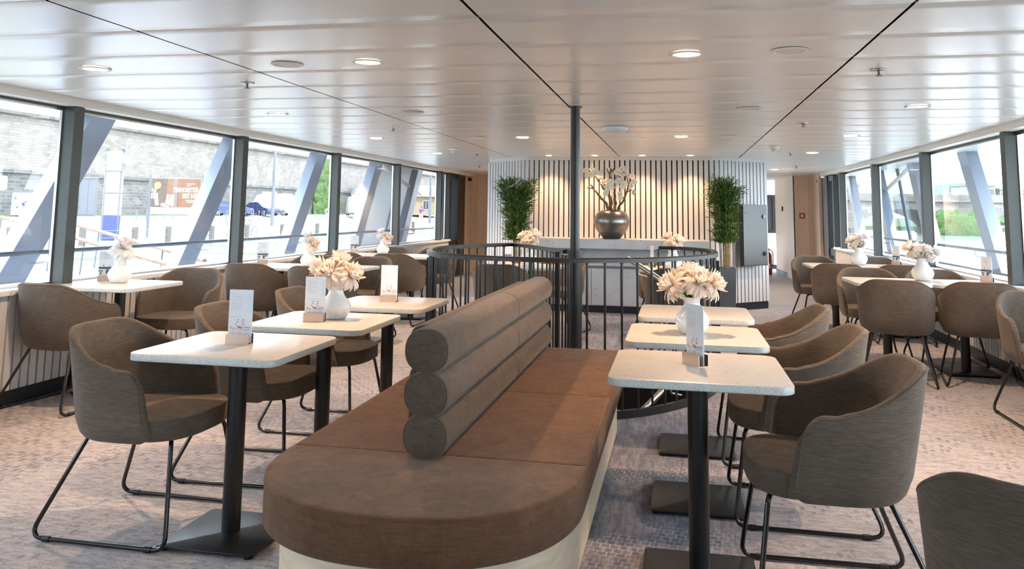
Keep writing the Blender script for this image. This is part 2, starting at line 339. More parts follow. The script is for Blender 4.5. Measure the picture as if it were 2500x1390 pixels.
    def blob(s, c, rad, seed=0, amp=.2, n=16, mi=0, fr=1.5):
        k = len(s.v); m_ = n*2
        for j in range(n+1):
            th = PI*j/n
            for i in range(m_):
                ph = 2*PI*i/m_; d = Vector((math.sin(th)*math.cos(ph), math.sin(th)*math.sin(ph), math.cos(th)))
                q = 1+amp*noise.noise(d*fr+Vector((seed, 0, 0)))*2+amp*.6*noise.noise(d*fr*4+Vector((seed, 3, 0)))
                s.v.append((c[0]+d.x*rad[0]*q, c[1]+d.y*rad[1]*q, c[2]+d.z*rad[2]*q))
        for j in range(n):
            for i in range(m_):
                a = k+j*m_+i; b_ = k+j*m_+(i+1) % m_; s.f.append((a, a+m_, b_+m_, b_)); s.mi.append(mi)
        return s
    def build(s, name, mats, parent=None, smooth=None, loc=None, rot=None):
        me = bpy.data.meshes.new(name); me.from_pydata(s.v, [], s.f)
        for m_ in (mats if isinstance(mats, (list, tuple)) else [mats]): me.materials.append(M[m_] if isinstance(m_, str) else m_)
        if len(me.materials) > 1: me.polygons.foreach_set('material_index', s.mi)
        me.update()
        if smooth is not None:
            me.polygons.foreach_set('use_smooth', [True]*len(me.polygons))
            me.set_sharp_from_angle(angle=math.radians(smooth))
        o = bpy.data.objects.new(name, me); col.objects.link(o)
        if parent is not None: o.parent = parent
        if loc: o.location = loc
        if rot is not None: o.rotation_euler = (0, 0, rot)
        return o
def empty(name, loc=(0, 0, 0), rot=0):
    o = bpy.data.objects.new(name, None); o.empty_display_size = .1; col.objects.link(o); o.location = loc; o.rotation_euler = (0, 0, rot); return o
def tag(o, label=None, cat=None, group=None, kind=None):
    if label: o['label'] = label
    if cat: o['category'] = cat
    if group: o['group'] = group
    if kind: o['kind'] = kind
    return o
def struct(o, label=None):
    o['kind'] = 'structure'
    if label: o['label'] = label
    return o
KIDS = {}
def copy_tree(o, parent=None):
    c = o.copy(); col.objects.link(c)
    if parent is not None: c.parent = parent
    for ch in list(o.children): copy_tree(ch, c)
    return c
def rrect(w_, d_, r, n=6, cx=0, cy=0):
    out = []
    for (sx_, sy_, a0) in ((1, -1, -PI/2), (1, 1, 0), (-1, 1, PI/2), (-1, -1, PI)):
        for i in range(n+1):
            a = a0+PI/2*i/n; out.append((cx+sx_*(w_/2-r)+r*math.cos(a), cy+sy_*(d_/2-r)+r*math.sin(a)))
    return out
def fillet(pts, r, n=7):
    pts = [Vector(p) for p in pts]; out = [pts[0]]
    for i in range(1, len(pts)-1):
        a = (pts[i-1]-pts[i]).normalized(); b_ = (pts[i+1]-pts[i]).normalized(); ang = a.angle(b_); t = r/math.tan(ang/2)
        p0 = pts[i]+a*t; p1 = pts[i]+b_*t
        for k in range(n+1):
            q = k/n; out.append((p0*(1-q)+pts[i]*q)*(1-q)+(pts[i]*(1-q)+p1*q)*q)
    out.append(pts[-1]); return out
def smooth_curve(pts, seg=8):
    pts = [Vector(p) for p in pts]; out = []
    for i in range(len(pts)-1):
        p0 = pts[max(i-1, 0)]; p1 = pts[i]; p2 = pts[i+1]; p3 = pts[min(i+2, len(pts)-1)]
        for k in range(seg):
            t = k/seg
            out.append(.5*((2*p1)+(-p0+p2)*t+(2*p0-5*p1+4*p2-p3)*t*t+(-p0+3*p1-3*p2+p3)*t**3))
    out.append(pts[-1]); return out
def sstep(a, b_, x):
    t = min(1, max(0, (x-a)/(b_-a))); return t*t*(3-2*t)

# ------------------------------------------------------------ room
XL, XR, ZC, YB, YF = -4.24, 2.68, 2.06, -2.3, 17.2     # inner wall faces, ceiling, rear and far ends
RING = [(-.16, 7.36), (.02, 7.35), (.17, 7.20), (.27, 6.95), (.29, 6.6), (.27, 6.3), (.20, 6.05), (.09, 5.82), (-.04, 5.62), (-.22, 5.42), (-.44, 5.27), (-.68, 5.18), (-.9, 5.16), (-1.1, 5.18), (-1.3, 5.24),
        (-1.5, 5.35), (-1.68, 5.54), (-1.80, 5.84), (-1.87, 6.15), (-1.88, 6.4), (-1.83, 6.66), (-1.70, 7.02), (-1.50, 7.36)]
ring = [Vector((p.x, p.y, 0)) for p in smooth_curve([(*p, 0) for p in RING], 5)]
# floor with the stairwell opening
bm = bmesh.new()
outer = [bm.verts.new(p) for p in ((XL-.1, YB-.1, 0), (XR+.1, YB-.1, 0), (XR+.1, 12.1, 0), (XL-.1, 12.1, 0))]
inner = [bm.verts.new((p.x, p.y, 0)) for p in ring]
eds = [bm.edges.new((outer[i], outer[(i+1) % 4])) for i in range(4)]+[bm.edges.new((inner[i], inner[(i+1) % len(inner)])) for i in range(len(inner))]
bmesh.ops.triangle_fill(bm, edges=eds, use_beauty=True, use_dissolve=False)
for f in bm.faces:
    if f.normal.z < 0: f.normal_flip()
me = bpy.data.meshes.new('floor'); bm.to_mesh(me); bm.free(); me.materials.append(M['carpet'])
fl = bpy.data.objects.new('floor', me); col.objects.link(fl); struct(fl, 'faded patterned carpet in beige and slate blue')
struct(MB().box((XL-.1, 12.1, -.04), (XR+.1, 21.5, 0)).build('floor', 'vinyl'), 'plain grey speckled floor beyond the carpet')
# stairwell lining and lower landing
mb = MB(); N = len(ring)
for i in range(N):
    a, b_ = ring[i], ring[(i+1) % N]; mb.add([(a.x, a.y, 0), (b_.x, b_.y, 0), (b_.x, b_.y, -1.6), (a.x, a.y, -1.6)], [(0, 1, 2, 3)])
struct(mb.build('trim_stairwell_lining', 'black', smooth=40))
struct(MB().prism([(p.x, p.y) for p in ring], -1.65, -1.6).build('floor', 'vinyl'), 'lower deck floor seen down the stairwell')
st = empty('spiral_staircase', (-.8, 6.25, -1.6)); tag(st, 'carpeted winding stair descending inside the black railed stairwell', 'staircase')
for k in range(8):
    a0 = -1.35 if k == 0 else .02+(k-1)*.42; a1 = .06 if k == 0 else a0+.46; z = -.17-.19*k-(-1.6)
    p = [(.1*math.cos(a0), .1*math.sin(a0))]+[(.98*math.cos(a0+(a1-a0)*q/8), .88*math.sin(a0+(a1-a0)*q/8)) for q in range(9)]+[(.1*math.cos(a1), .1*math.sin(a1))]
    MB().prism(p, z-.05, z).build('tread', 'carpet', st)
# ceiling
mb = MB(); seams = [XL-.05, -2.32, -.765, .85, XR+.05]
y = -4.2+.03
rows = []
yy = 3.09
while yy > YB: yy -= .525
while yy < 20: rows.append((yy, yy+.525)); yy += .525
for i in range(4):
    x0 = seams[i]+.006; x1 = seams[i+1]-.006
    for (ya, yb) in rows:
        g = .0012; b_ = .006; K = 6; pr = [(ya+g, ZC+.010), (ya+g+.002, ZC+.002)]
        for k in range(K+1):
            t = k/K; pr.append((ya+g+b_+(yb-ya-2*g-2*b_)*t, ZC-.0005*math.sin(PI*t)))
        pr += [(yb-g-.002, ZC+.002), (yb-g, ZC+.010)]
        vs_ = []; 
        for p in pr: vs_ += [(x0, p[0], p[1]), (x1, p[0], p[1])]
        mb.add(vs_, [(2*j, 2*j+1, 2*j+3, 2*j+2) for j in range(len(pr)-1)], 0)
mb.box((XL-.1, YB-.1, ZC+.016), (XR+.1, 21.5, ZC+.06), 1)
struct(mb.build('ceiling', ['ceil', 'seam'], smooth=30), 'satin white panelled ceiling with dark long seams')

COLY = [5.08+2.33*k for k in range(-3, 5)]
def side(sgn):
    X = XL if sgn < 0 else XR
    nm = 'left' if sgn < 0 else 'right'
    f = lambda d: X+sgn*d            # d metres outward from the inner wall face
    def bx(mb_, d0, d1, y0, y1, z0, z1, mi=0):
        a, b2 = sorted((f(d0), f(d1))); mb_.box((a, y0, z0), (b2, y1, z1), mi)
    # parapet wall with vertical slats
    mb_ = MB(); bx(mb_, .02, .12, YB, 14.95, 0, .71, 1); 
    yk = YB
    while yk < 14.9:
        bx(mb_, 0, .022, yk, yk+.0555, .10, .71, 0); yk += .071
    o = mb_.build('wall_'+nm, ['slat', 'groove_l']); struct(o, 'low wall of white vertical slats under the windows')
    mb_ = MB(); bx(mb_, -.004, .03, YB, 14.95, 0, .10); struct(mb_.build('baseboard_'+nm, 'plinth'))
    mb_ = MB(); bx(mb_, -.03, .34, YB, 14.97, .71, .742); struct(mb_.build('trim_sill_'+nm, 'marble'))
    # soffit above the windows
    mb_ = MB(); pts = [(-.03, 2.075), (-.035, 2.02), (-.02, 2.004), (.13, 2.0), (.13, 2.1)]
    L = len(pts); vs_ = [(f(d), YB, z) for d, z in pts]+[(f(d), 16.9, z) for d, z in pts]
    fs = [tuple(range(L)), tuple(reversed(range(L, 2*L)))]+[(i, i+L, (i+1) % L+L, (i+1) % L) for i in range(L)]
    mb_.add(vs_, fs); struct(mb_.build('trim_soffit_'+nm, 'soffit', smooth=30))
    mb_ = MB(); bx(mb_, .075, .135, YB, 16.4, 1.984, 2.0); struct(mb_.build('trim_head_'+nm, 'mull'))
    # windows
    ys = COLY+[15.0]
    for i in range(len(ys)-1):
        y0 = ys[i]+.05; y1 = ys[i+1]-.05
        mb_ = MB(); g = .014
        for (a, b2, c_, d_) in ((y0, y1, .742, .742+g), (y0, y1, 1.984-g, 1.984), (y0, y0+g, .742+g, 1.984-g), (y1-g, y1, .742+g, 1.984-g)):
            bx(mb_, .085, .105, a, b2, c_, d_)
        o = mb_.build('window_%d' % (i+1+(0 if sgn < 0 else 8)), 'steel'); struct(o)
        mb_ = MB(); xg = f(.095); mb_.add([(xg, y0+g, .742+g), (xg, y1-g, .742+g), (xg, y1-g, 1.984-g), (xg, y0+g, 1.984-g)], [(0, 1, 2, 3)])
        mb_.build('pane', 'glass', o)
    for i, yc in enumerate(COLY):
        mb_ = MB(); bx(mb_, -.005, .105, yc-.05, yc+.05, .742, 2.0)
        struct(mb_.build('trim_mullion_%s_%d' % (nm, i+1), 'mull'), 'dark grey box mullion between windows')
    # door by the end wall
    mb_ = MB()
    bx(mb_, 0, .14, 14.95, 15.07, 0, 1.985); bx(mb_, 0, .14, 15.55, 16.1, 0, 1.985); bx(mb_, .02, .12, 15.07, 15.55, 1.90, 1.985); bx(mb_, .02, .12, 15.07, 15.55, .58, .70); bx(mb_, .02, .12, 15.07, 15.55, 0, .12)
    o = mb_.build('door_%d' % (1 if sgn < 0 else 2), 'door_black'); struct(o)
    mb_ = MB(); xg = f(.07); mb_.add([(xg, 15.07, .12), (xg, 15.55, .12), (xg, 15.55, .58), (xg, 15.07, .58), (xg, 15.07, .70), (xg, 15.55, .70), (xg, 15.55, 1.9), (xg, 15.07, 1.9)], [(0, 1, 2, 3), (4, 5, 6, 7)])
    mb_.build('pane', 'glass', o)
    # outside: bulwark top, overhang, diagonal struts, handrails
    mb_ = MB(); bx(mb_, .12, 1.1, YB, 19, .55, .66); bx(mb_, 1.06, 1.1, YB, 19, -1.0, .55); struct(mb_.build('trim_bulwark_'+nm, 'hull'))
    mb_ = MB(); bx(mb_, .10, 1.35, YB, 19, 2.10, 2.2); struct(mb_.build('trim_overhang_'+nm, 'hull'))
    for k in range(-3, 6):
        yb = 5.53+2.33*k-.04; sl = .664
        d0, d1 = .84, .98; w2 = .155
        q = lambda z: yb+(z-.7)*sl
        zz = (.66, 2.10); vs_ = []
        for z in zz:
            for d in (d0, d1):
                for s_ in (-w2, w2): vs_.append((f(d), q(z)+s_, z))
        mb_ = MB(); mb_.add(vs_, [(0, 1, 5, 4), (2, 6, 7, 3), (0, 4, 6, 2), (1, 3, 7, 5), (0, 2, 3, 1), (4, 5, 7, 6)])
        struct(mb_.build('trim_strut_%s_%d' % (nm, k+4), 'alu'), 'slanted blue grey steel strut outside the windows')
    r_ = empty('outer_handrail', (f(.72), 0, .66)); tag(r_, 'tubular metal handrail running outside the %s windows' % nm, 'handrail')
    MB().cyl((0, YB, .26), (0, 18, .26), .019, n=12).build('rail', 'alu_side', r_, smooth=40)
    if sgn > 0: MB().cyl((.05, YB, .02), (.05, 18, .02), .014, n=12).build('rail', 'alu_side', r_, smooth=40)
    for k in range(-3, 6):
        yb = 5.53+2.33*k+.2
        MB().tube([Vector(p) for p in fillet([(0, yb, .25), (0, yb, .18), (sgn*.13, yb, .16)], .03, 4)], .009, 8).build('bracket', 'white', r_, smooth=40)
side(-1); side(1)
struct(MB().box((XL-.1, YB-.12, 0), (XR+.1, YB, 2.1)).build('wall_rear', 'white'), 'wall behind the viewer')  # unseen end wall, pulled in close to cut light from behind

# end of the saloon: slatted block with rounded corners
WY = 11.27
half = [(-2.00, WY), (-2.08, WY+.02), (-2.18, WY+.08), (-2.36, WY+.24), (-2.56, WY+.43), (-2.76, WY+.62)]
path = [Vector((p[0], p[1], 0)) for p in reversed(half)]+[Vector((-1.56-p[0]+.03, p[1], 0)) for p in half]
def resample(pts, step):
    L = [0]
    for i in range(1, len(pts)): L.append(L[-1]+(pts[i]-pts[i-1]).length)
    n_ = int(L[-1]/step); out = []; j = 0
    for k in range(n_+1):
        d = k*L[-1]/n_
        while j < len(L)-2 and L[j+1] < d: j += 1
        t = (d-L[j])/(L[j+1]-L[j]); out.append(pts[j].lerp(pts[j+1], t))
    return out
path = smooth_curve(path[:6], 4)[:-1]+smooth_curve(path[6:], 4)
rs = resample(path, .0705)
body = [(p.x, p.y) for p in path]
mb = MB(); mb.prism([(p[0], p[1]+.03) for p in body]+[(1.22, 18.2), (-2.76, 18.2)], .09, ZC, 1)
for i, p in enumerate(rs):
    a = rs[max(0, i-1)]; c_ = rs[min(len(rs)-1, i+1)]; d = (c_-a).normalized(); nn = Vector((d.y, -d.x, 0)); h = .0262
    q = [p-d*h-nn*.03, p+d*h-nn*.03, p+d*h+nn*.004, p-d*h+nn*.004]
    mb.prism([(v_.x, v_.y) for v_ in q], .10, ZC-.05, 0)
yk = WY+.7
while yk < 18:
    mb.box((1.215, yk, .10), (1.255, yk+.05, ZC-.05), 0); mb.box((-2.80, yk, .10), (-2.755, yk+.05, ZC-.05), 0); yk += .07
mb.prism([(p[0], p[1]-.012) for p in body]+[(1.25, 18.2), (-2.79, 18.2)], ZC-.05, ZC, 0)
struct(mb.build('wall_slatted', ['slat', 'groove']), 'white vertical slat wall with rounded corners')
struct(MB().prism([(p[0]*1.003, p[1]-.006) for p in body]+[(1.26, 18.2), (-2.80, 18.2)], 0, .09).build('baseboard_slatted', 'plinth'))

# oak end walls
def vwall(name, pts, z0, z1, mat, th=.05, label=None):
    mb_ = MB()
    for a, b2 in zip(pts, pts[1:]):
        a = Vector((*a, 0)); b2 = Vector((*b2, 0)); d = (b2-a).normalized(); n_ = Vector((-d.y, d.x, 0))*th
        mb_.prism([(a.x, a.y), (b2.x, b2.y), (b2.x+n_.x, b2.y+n_.y), (a.x+n_.x, a.y+n_.y)], z0, z1)
    return struct(mb_.build(name, mat), label)
vwall('wall_right_oak', [(XR, 16.1), (2.64, 16.75), (2.58, 16.88), (2.315, 16.98)], 0, ZC, 'oak', .05, 'oak veneer wall beside the right door')
vwall('wall_right_oak_corridor', [(2.29, 17.03), (2.19, 19.2)], 0, ZC, 'oak', -.05, 'oak veneer corridor wall panel')
struct(MB().box((2.285, 16.975, 0), (2.315, 17.03, ZC)).build('trim_black_joint', 'door_black'))
vwall('baseboard_right_oak', [(2.57, 16.865), (2.30, 16.965), (2.18, 19.2)], 0, .09, 'stone_grey', -.02)
vwall('wall_left_oak', [(XL, 16.1), (XL+.02, 16.6), (XL+.10, 16.80), (XL+.24, 16.88), (XL+.34, 16.9), (-2.7, 16.95)], 0, ZC, 'oak', .05, 'oak veneer wall beside the left door')
vwall('baseboard_left_oak', [(XL+.08, 16.80), (XL+.24, 16.865), (-2.7, 16.93)], 0, .09, 'stone_grey', .02)
struct(MB().box((1.0, 20.4, 0), (2.9, 20.5, ZC)).build('wall_corridor_end', 'white'), 'white wall at the end of the corridor')
struct(MB().box((1.0, 20.36, 0), (2.9, 20.4, .1)).build('baseboard_corridor', 'plinth'))
struct(MB().box((XL-.1, 17.4, 0), (-2.7, 17.5, ZC)).build('wall_far_left', 'oak'))
o = MB(); o.box((1.55, 20.30, .85), (1.62, 20.4, 1.75)).box((2.25, 20.30, .85), (2.5, 20.4, 1.75)).box((1.62, 20.30, 1.68), (2.25, 20.4, 1.75)).box((1.62, 20.30, .85), (2.25, 20.4, .92)).box((1.85, 20.31, .92), (1.92, 20.4, 1.68))
o = struct(o.build('window_17', 'door_black')); MB().box((1.62, 20.35, .92), (2.25, 20.36, 1.68)).build('pane', 'car_glass', o); MB().box((1.66, 20.27, 1.12), (1.78, 20.30, 1.14)).build('handle', 'steel', o)

# electrical cabinet
o = empty('wall_cabinet', (.97, 11.6, .59)); tag(o, 'dark grey metal wall cabinet door beside the right bamboo plant', 'cabinet')
a = Vector((.83, 11.36, 0)); b_ = Vector((1.19, 11.72, 0)); o.location = (a+b_)/2+Vector((0, 0, .60)); o.rotation_euler = (0, 0, math.atan2(b_.y-a.y, b_.x-a.x))
MB().box((-.25, -.045, 0), (.25, 0, .82)).build('body', 'black', o); MB().box((-.24, -.055, .01), (.24, -.045, .81)).build('door', pbr('graphite_metal', (.085, .095, .098), .42, .2), o)
for z in (.16, .66): MB().cyl((.17, -.056, z), (.17, -.07, z), .028, n=20).build('lock', 'gloss_black', o, smooth=40)

# sideboard / service counter
o = empty('service_counter', (-.72, 10.65, 0)); tag(o, 'pale speckled concrete service counter in front of the slatted wall', 'counter')
MB().box((-1.13, -.02, .82), (1.13, .62, .94)).build('upper_shelf', 'concrete', o)
MB().box((-1.10, .30, .60), (1.10, .6, .82)).build('back_panel', 'concrete', o)
MB().box((-1.13, 0, .60), (1.13, .32, .645)).build('worktop', 'concrete', o)
MB().box((-1.13, .03, .09), (1.13, .6, .60)).build('carcass', 'concrete', o)
for k in range(6):
    MB().box((-1.125+.376*k+.003, .012, .10), (-1.125+.376*(k+1)-.003, .03, .565)).build('door', 'concrete', o)
MB().box((-1.13, .012, .57), (1.13, .03, .598)).build('grip_strip', 'stone_grey', o)
MB().box((-1.12, .05, 0), (1.12, .6, .09)).build('plinth', 'plinth', o)

# ------------------------------------------------------------ pole and stair railing
o = empty('support_pole', (-.72, 5.86, 0)); tag(o, 'black round steel pole rising from the stair railing to the ceiling', 'pole')
MB().cyl((0, 0, 1.02), (0, 0, ZC), .034, n=28).build('shaft', 'rail', o, smooth=40)
MB().cyl((0, 0, -1.6), (0, 0, 1.02), .053, n=28).build('sleeve', 'rail', o, smooth=40)
MB().cyl((0, 0, ZC-.008), (0, 0, ZC-.002), .05, n=28).build('ceiling_rose', 'black', o, smooth=40)
rl = empty('stair_railing', (-.8, 6.25, 0)); tag(rl, 'black metal railing with upright bars curving around the stairwell', 'railing')
off = Vector((.8, -6.25, 0))
HR = .985; sq = [(-.024, -.014), (.024, -.014), (.024, .010), (.017, .016), (-.017, .016), (-.024, .010)]
back = [Vector((-1.50, 7.36, 0)), Vector((-1.46, 7.37, 0)), Vector((-1.27, 7.08, 0)), Vector((-1.02, 6.6, 0)), Vector((-.80, 5.98, 0))]
full = [p+off+Vector((0, 0, HR)) for p in ring+back[1:-1]]+[back[-1]+off+Vector((0, 0, 1.0))]
MB().tube(full, 0, prof=sq).build('handrail', 'rail', rl, smooth=35)
MB().tube([p+off for p in ring], 0, prof=[(-.012, -.10), (.03, -.10), (.03, .012), (.012, .014), (.012, .05), (-.012, .05)]).build('base_flange', 'black', rl, smooth=30)
fullf = [p+off for p in ring+back[1:]]
pts = resample(fullf, .118)
POSTA = min(range(len(pts)), key=lambda i: (pts[i]-off-Vector((-1.87, 6.05, 0))).length); POSTB = min(range(len(pts)), key=lambda i: (pts[i]-off-Vector((.29, 6.6, 0))).length)
for i, p in enumerate(pts):
    post = abs(i-POSTA) < 1 or abs(i-POSTB) < 1
    if post:
        d = (pts[min(i+1, len(pts)-1)]-pts[i-1]).normalized(); n_ = Vector((d.y, -d.x, 0)); mb = MB()
        for s_ in (-.022, .022):
            c0 = p+d*s_; mb.prism([(v_.x, v_.y) for v_ in (c0-d*.008-n_*.03, c0+d*.008-n_*.03, c0+d*.008+n_*.03, c0-d*.008+n_*.03)], -.1, .93)
        mb.cyl((p.x, p.y, .92), (p.x, p.y, HR-.012), .009, n=10)
        mb.build('post', 'rail', rl)
    else:
        mb = MB().cyl((p.x, p.y, -.08), (p.x, p.y, HR-.012), .0078, n=10); mb.cyl((p.x, p.y, HR-.022), (p.x, p.y, HR-.012), .012, n=10)
        mb.build('baluster', 'rail', rl, smooth=50)
MB().box((-.075+.0, -.315, 0), (-.045+.0, -.255, 1.0)).build('newel', 'rail', rl)
# steel stair handrail descending inside the well
hr = empty('stair_handrail', (-.35, 6.9, 0)); tag(hr, 'brushed steel tube handrail descending into the stairwell', 'handrail')
hp = smooth_curve([(-.42, 7.12, .90), (-.20, 6.98, .78), (.02, 6.78, .64), (.16, 6.5, .50), (.15, 6.2, .36), (.03, 5.95, .22), (-.14, 5.75, .06), (-.35, 5.60, -.12), (-.6, 5.5, -.3)], 8)
MB().tube([p+Vector((.35, -6.9, 0)) for p in hp], .021, 14).build('tube', 'steel', hr, smooth=50)
for k in (4, 24, 44):
    p = hp[k]+Vector((.35, -6.9, 0)); MB().tube(fillet([tuple(p), (p.x, p.y, p.z-.08), (p.x+.07, p.y+.05, p.z-.10)], .02, 4), .007, 8).build('bracket', 'steel', hr, smooth=50)

# ------------------------------------------------------------ sofa
so = empty('sofa', (-.82, 3.6, 0)); tag(so, 'long brown velvet island sofa with stacked roll backrest in the middle of the room', 'sofa')
def S(p): return (p[0]+.82, p[1]-3.6)
SL, SR, SB, SY = -1.34, -.302, 5.07, 2.74
def plan(ins=0, y0=None, y1=None, front=True):
    a = (SR-SL)/2-ins; cx = (SL+SR)/2; out = []
    yb = SB-ins if y1 is None else y1
    if front:
        K = 44
        for i in range(K+1):
            t = PI+PI*i/K; cc, ss = math.cos(t), math.sin(t); e = 2/2.25
            out.append((cx+a*math.copysign(abs(cc)**e, cc), SY+(.545-ins)*math.copysign(abs(ss)**e, ss)))
        ys_ = SY if y0 is None else y0
    else:
        out += [(SL+ins, y0), (SR-ins, y0)]
    r = .05
    if y1 is None: out += [(cx+a, yb-r), (cx+a-r*.3, yb-r*.3), (cx+a-r, yb), (cx-a+r, yb), (cx-a+r*.3, yb-r*.3), (cx-a, yb-r)]
    else: out += [(cx+a, yb), (cx-a, yb)]
    return [S(p) for p in out]
def cushion(pts, z0, z1, bulge=.0):
    mb_ = MB(); n_ = len(pts)
    def off_(d):
        out = []
        for i in range(n_):
            p0, p1, p2 = Vector(pts[i-1]), Vector(pts[i]), Vector(pts[(i+1) % n_]); e1 = (p1-p0).normalized(); e2 = (p2-p1).normalized()
            nn = Vector((e1.y+e2.y, -e1.x-e2.x)); nn.normalize(); c_ = max(.5, math.sqrt((1+e1.dot(e2))/2)); out.append(p1-nn*(d/c_))
        return out
    levels = [(.006, z0), (.0, z0+.006), (-bulge, (z0+z1)/2), (.0, z1-.006), (.0012, z1-.0022), (.004, z1), (.02, z1+.0015)]
    k = 0
    for d, z in levels: mb_.v += [(p.x, p.y, z) for p in off_(d)]
    for j in range(len(levels)-1):
        for i in range(n_):
            a = j*n_+i; b2 = j*n_+(i+1) % n_; mb_.f.append((a, b2, b2+n_, a+n_)); mb_.mi.append(0)
    mb_.f.append(tuple(reversed(range(n_)))); mb_.mi.append(0); mb_.f.append(tuple(range((len(levels)-1)*n_, len(levels)*n_))); mb_.mi.append(0)
    return mb_
cushion(plan(0, y1=2.781), .325, .46).build('front_cushion', 'velvet', so, smooth=50)
def rectc(y0, y1, back=False):
    if back: return plan(0, y0=y0, front=False)
    return [S(p) for p in ((SL, y0), (SR, y0), (SR, y1), (SL, y1))]
cushion(rectc(2.782, 3.80), .325, .46).build('seat_cushion', 'velvet', so, smooth=50)
cushion(rectc(3.801, 5.07, True), .325, .46).build('seat_cushion', 'velvet', so, smooth=50)
bp = plan(.055); MB().slab(bp, .01, .325, .004).build('base', 'pale_wood', so, smooth=40)
# backrest rolls
def roll(x, z, y0, y1, r, capA, capB):
    prof = []; 
    if capA: prof += [(r*.0+.001, y0), (r*.6, y0), (r*.86, y0+.004), (r*.965, y0+.012), (r*.975, y0+.016), (r, y0+.03)]
    else: prof += [(r*.93, y0), (r*.985, y0+.006), (r, y0+.02)]
    n_ = 5
    if capB: prof += [(r, y1-.03), (r*.975, y1-.016), (r*.86, y1-.004), (r*.6, y1), (.001, y1)]
    else: prof += [(r, y1-.02), (r*.985, y1-.006), (r*.93, y1)]
    mb_ = MB(); N_ = 36; k = 0
    for rr, y_ in prof:
        for i in range(N_):
            t = 2*PI*i/N_; c_, s_ = math.cos(t), math.sin(t); e = .86
            mb_.v.append((x+rr*1.03*math.copysign(abs(c_)**e, c_), y_, z+rr*.97*math.copysign(abs(s_)**e, s_)))
    for j in range(len(prof)-1):
        for i in range(N_):
            a = j*N_+i; b2 = j*N_+(i+1) % N_; mb_.f.append((a, a+N_, b2+N_, b2)); mb_.mi.append(0)
    mb_.f.append(tuple(range(N_))); mb_.mi.append(0); mb_.f.append(tuple(reversed(range((len(prof)-1)*N_, len(prof)*N_)))); mb_.mi.append(0)
    return mb_
for z in (.535, .672, .812 + .005):
    for (a, b2, ca, cb) in ((2.70, 3.97, True, False), (3.972, 5.06, False, True)):
        roll(-.838+.82, z, a-3.6, b2-3.6, .077, ca, cb).build('backrest_roll', 'roll', so, smooth=60)
        roll(-.948+.82, z-.012, max(a, 3.02)-3.6, b2-3.6, .056, ca, cb).build('backrest_roll', 'roll', so, smooth=60)
        mb = MB(); r = .0765; ring_ = []
for z in (.535, .672, .817):
    pp = []
    for i in range(36):
        t = 2*PI*i/36; c_, s_ = math.cos(t), math.sin(t); e = .86; pp.append((-.838+.82+.072*1.03*math.copysign(abs(c_)**e, c_), 2.712-3.6-.002, z+.072*.97*math.copysign(abs(s_)**e, s_)))
    MB().tube(pp, .0028, 6, closed=True).build('piping', 'roll', so, smooth=60)

# ------------------------------------------------------------ chairs
def shell_plan(s, t):
    a = .252+.028*t; B = .215+.075*t**.9; u0 = -.01; uf = .158-.075*t; q = abs(s); sg = 1 if s >= 0 else -1
    k = .64
    if q <= k:
        ph = q/k*PI/2; e = 2/2.5
        u = u0-B*math.cos(ph)**e; v = a*math.sin(ph)**e
        if math.cos(ph) < 1e-6: u = u0
    else:
        w_ = (q-k)/(1-k); u = u0+(uf-u0)*w_; v = a-.006*w_*w_
    return Vector((u, sg*v, 0))
ZB = .378
def rim(s):
    q = abs(s); h = .802-.006*(q/.3)**2 if q < .3 else .796
    h = .802-.142*sstep(.14, .74, q)
    if q > .83: 
        d = (q-.83)/.17*.94; h -= .085*(1-math.sqrt(max(0, 1-d*d)))
    return h
def chair_shell():
    NS = 72; rings_ = []; w_ = .017; rimo = []
    ss = [math.copysign(abs(-1+2*i/NS)**.92, -1+2*i/NS) for i in range(NS+1)]
    def loop(s, ext=0, sc=1.0, drop=0.):
        h = rim(s)-drop; out = []
        zs = [(-w_*.8, ZB+.004), (-w_*.1, ZB-.004), (w_*.7, ZB+.004), (w_, ZB+.022)]
        for k in range(1, 8): zs.append((w_, ZB+.022+(h-w_-ZB-.022)*k/7))
        for k in range(1, 6): a = PI*k/6; zs.append((w_*math.cos(a), h-w_+w_*math.sin(a)))
        for k in range(0, 8): zs.append((-w_, h-w_-(h-w_-ZB-.02)*k/7))
        lift = .016*sstep(.9, 1, abs(s))
        for o_, z in zs:
            if z < ZB+.06: z += lift*(1-(z-ZB)/.06)
            t = max(0, (z-ZB)/(.80-ZB)); e = 1e-3
            p = shell_plan(s, t); p2 = shell_plan(min(1, s+e), t); p1 = shell_plan(max(-1, s-e), t); d = (p2-p1).normalized()
            n_ = Vector((d.y, -d.x, 0)); 
            if n_.dot(p-Vector((.05, 0, 0))) < 0: n_ = -n_
            fw_ = Vector((1, 0, 0))*ext*w_
            low = .018*(1-sstep(ZB, ZB+.05, z))
            q = p+n_*(o_*sc-low)+fw_; out.append((q.x, q.y, z))
        return out
    L = [loop(-1, .98, .15, .060), loop(-1, .8, .6, .036), loop(-1, .45, .88, .014)]+[loop(s) for s in ss]+[loop(1, .45, .88, .014), loop(1, .8, .6, .036), loop(1, .98, .15, .060)]
    n_ = len(L[0]); mb_ = MB()
    for l in L: mb_.v += l
    for i in range(len(L)-1):
        for j in range(n_):
            a = i*n_+j; b2 = i*n_+(j+1) % n_; mb_.f.append((a, a+n_, b2+n_, b2)); mb_.mi.append(0)
    mb_.f.append(tuple(range(n_))); mb_.mi.append(0); mb_.f.append(tuple(reversed(range((len(L)-1)*n_, len(L)*n_)))); mb_.mi.append(0)
    # piping path follows the outer rim and runs down the arm fronts
    pp = [Vector(l[11]) for l in L]; dn = [Vector(v_) for v_ in L[3][4:11]]; dn2 = [Vector(v_) for v_ in L[-4][4:11]]
    return mb_, dn+[Vector(l[11]) for l in L[3:-3]]+list(reversed(dn2))
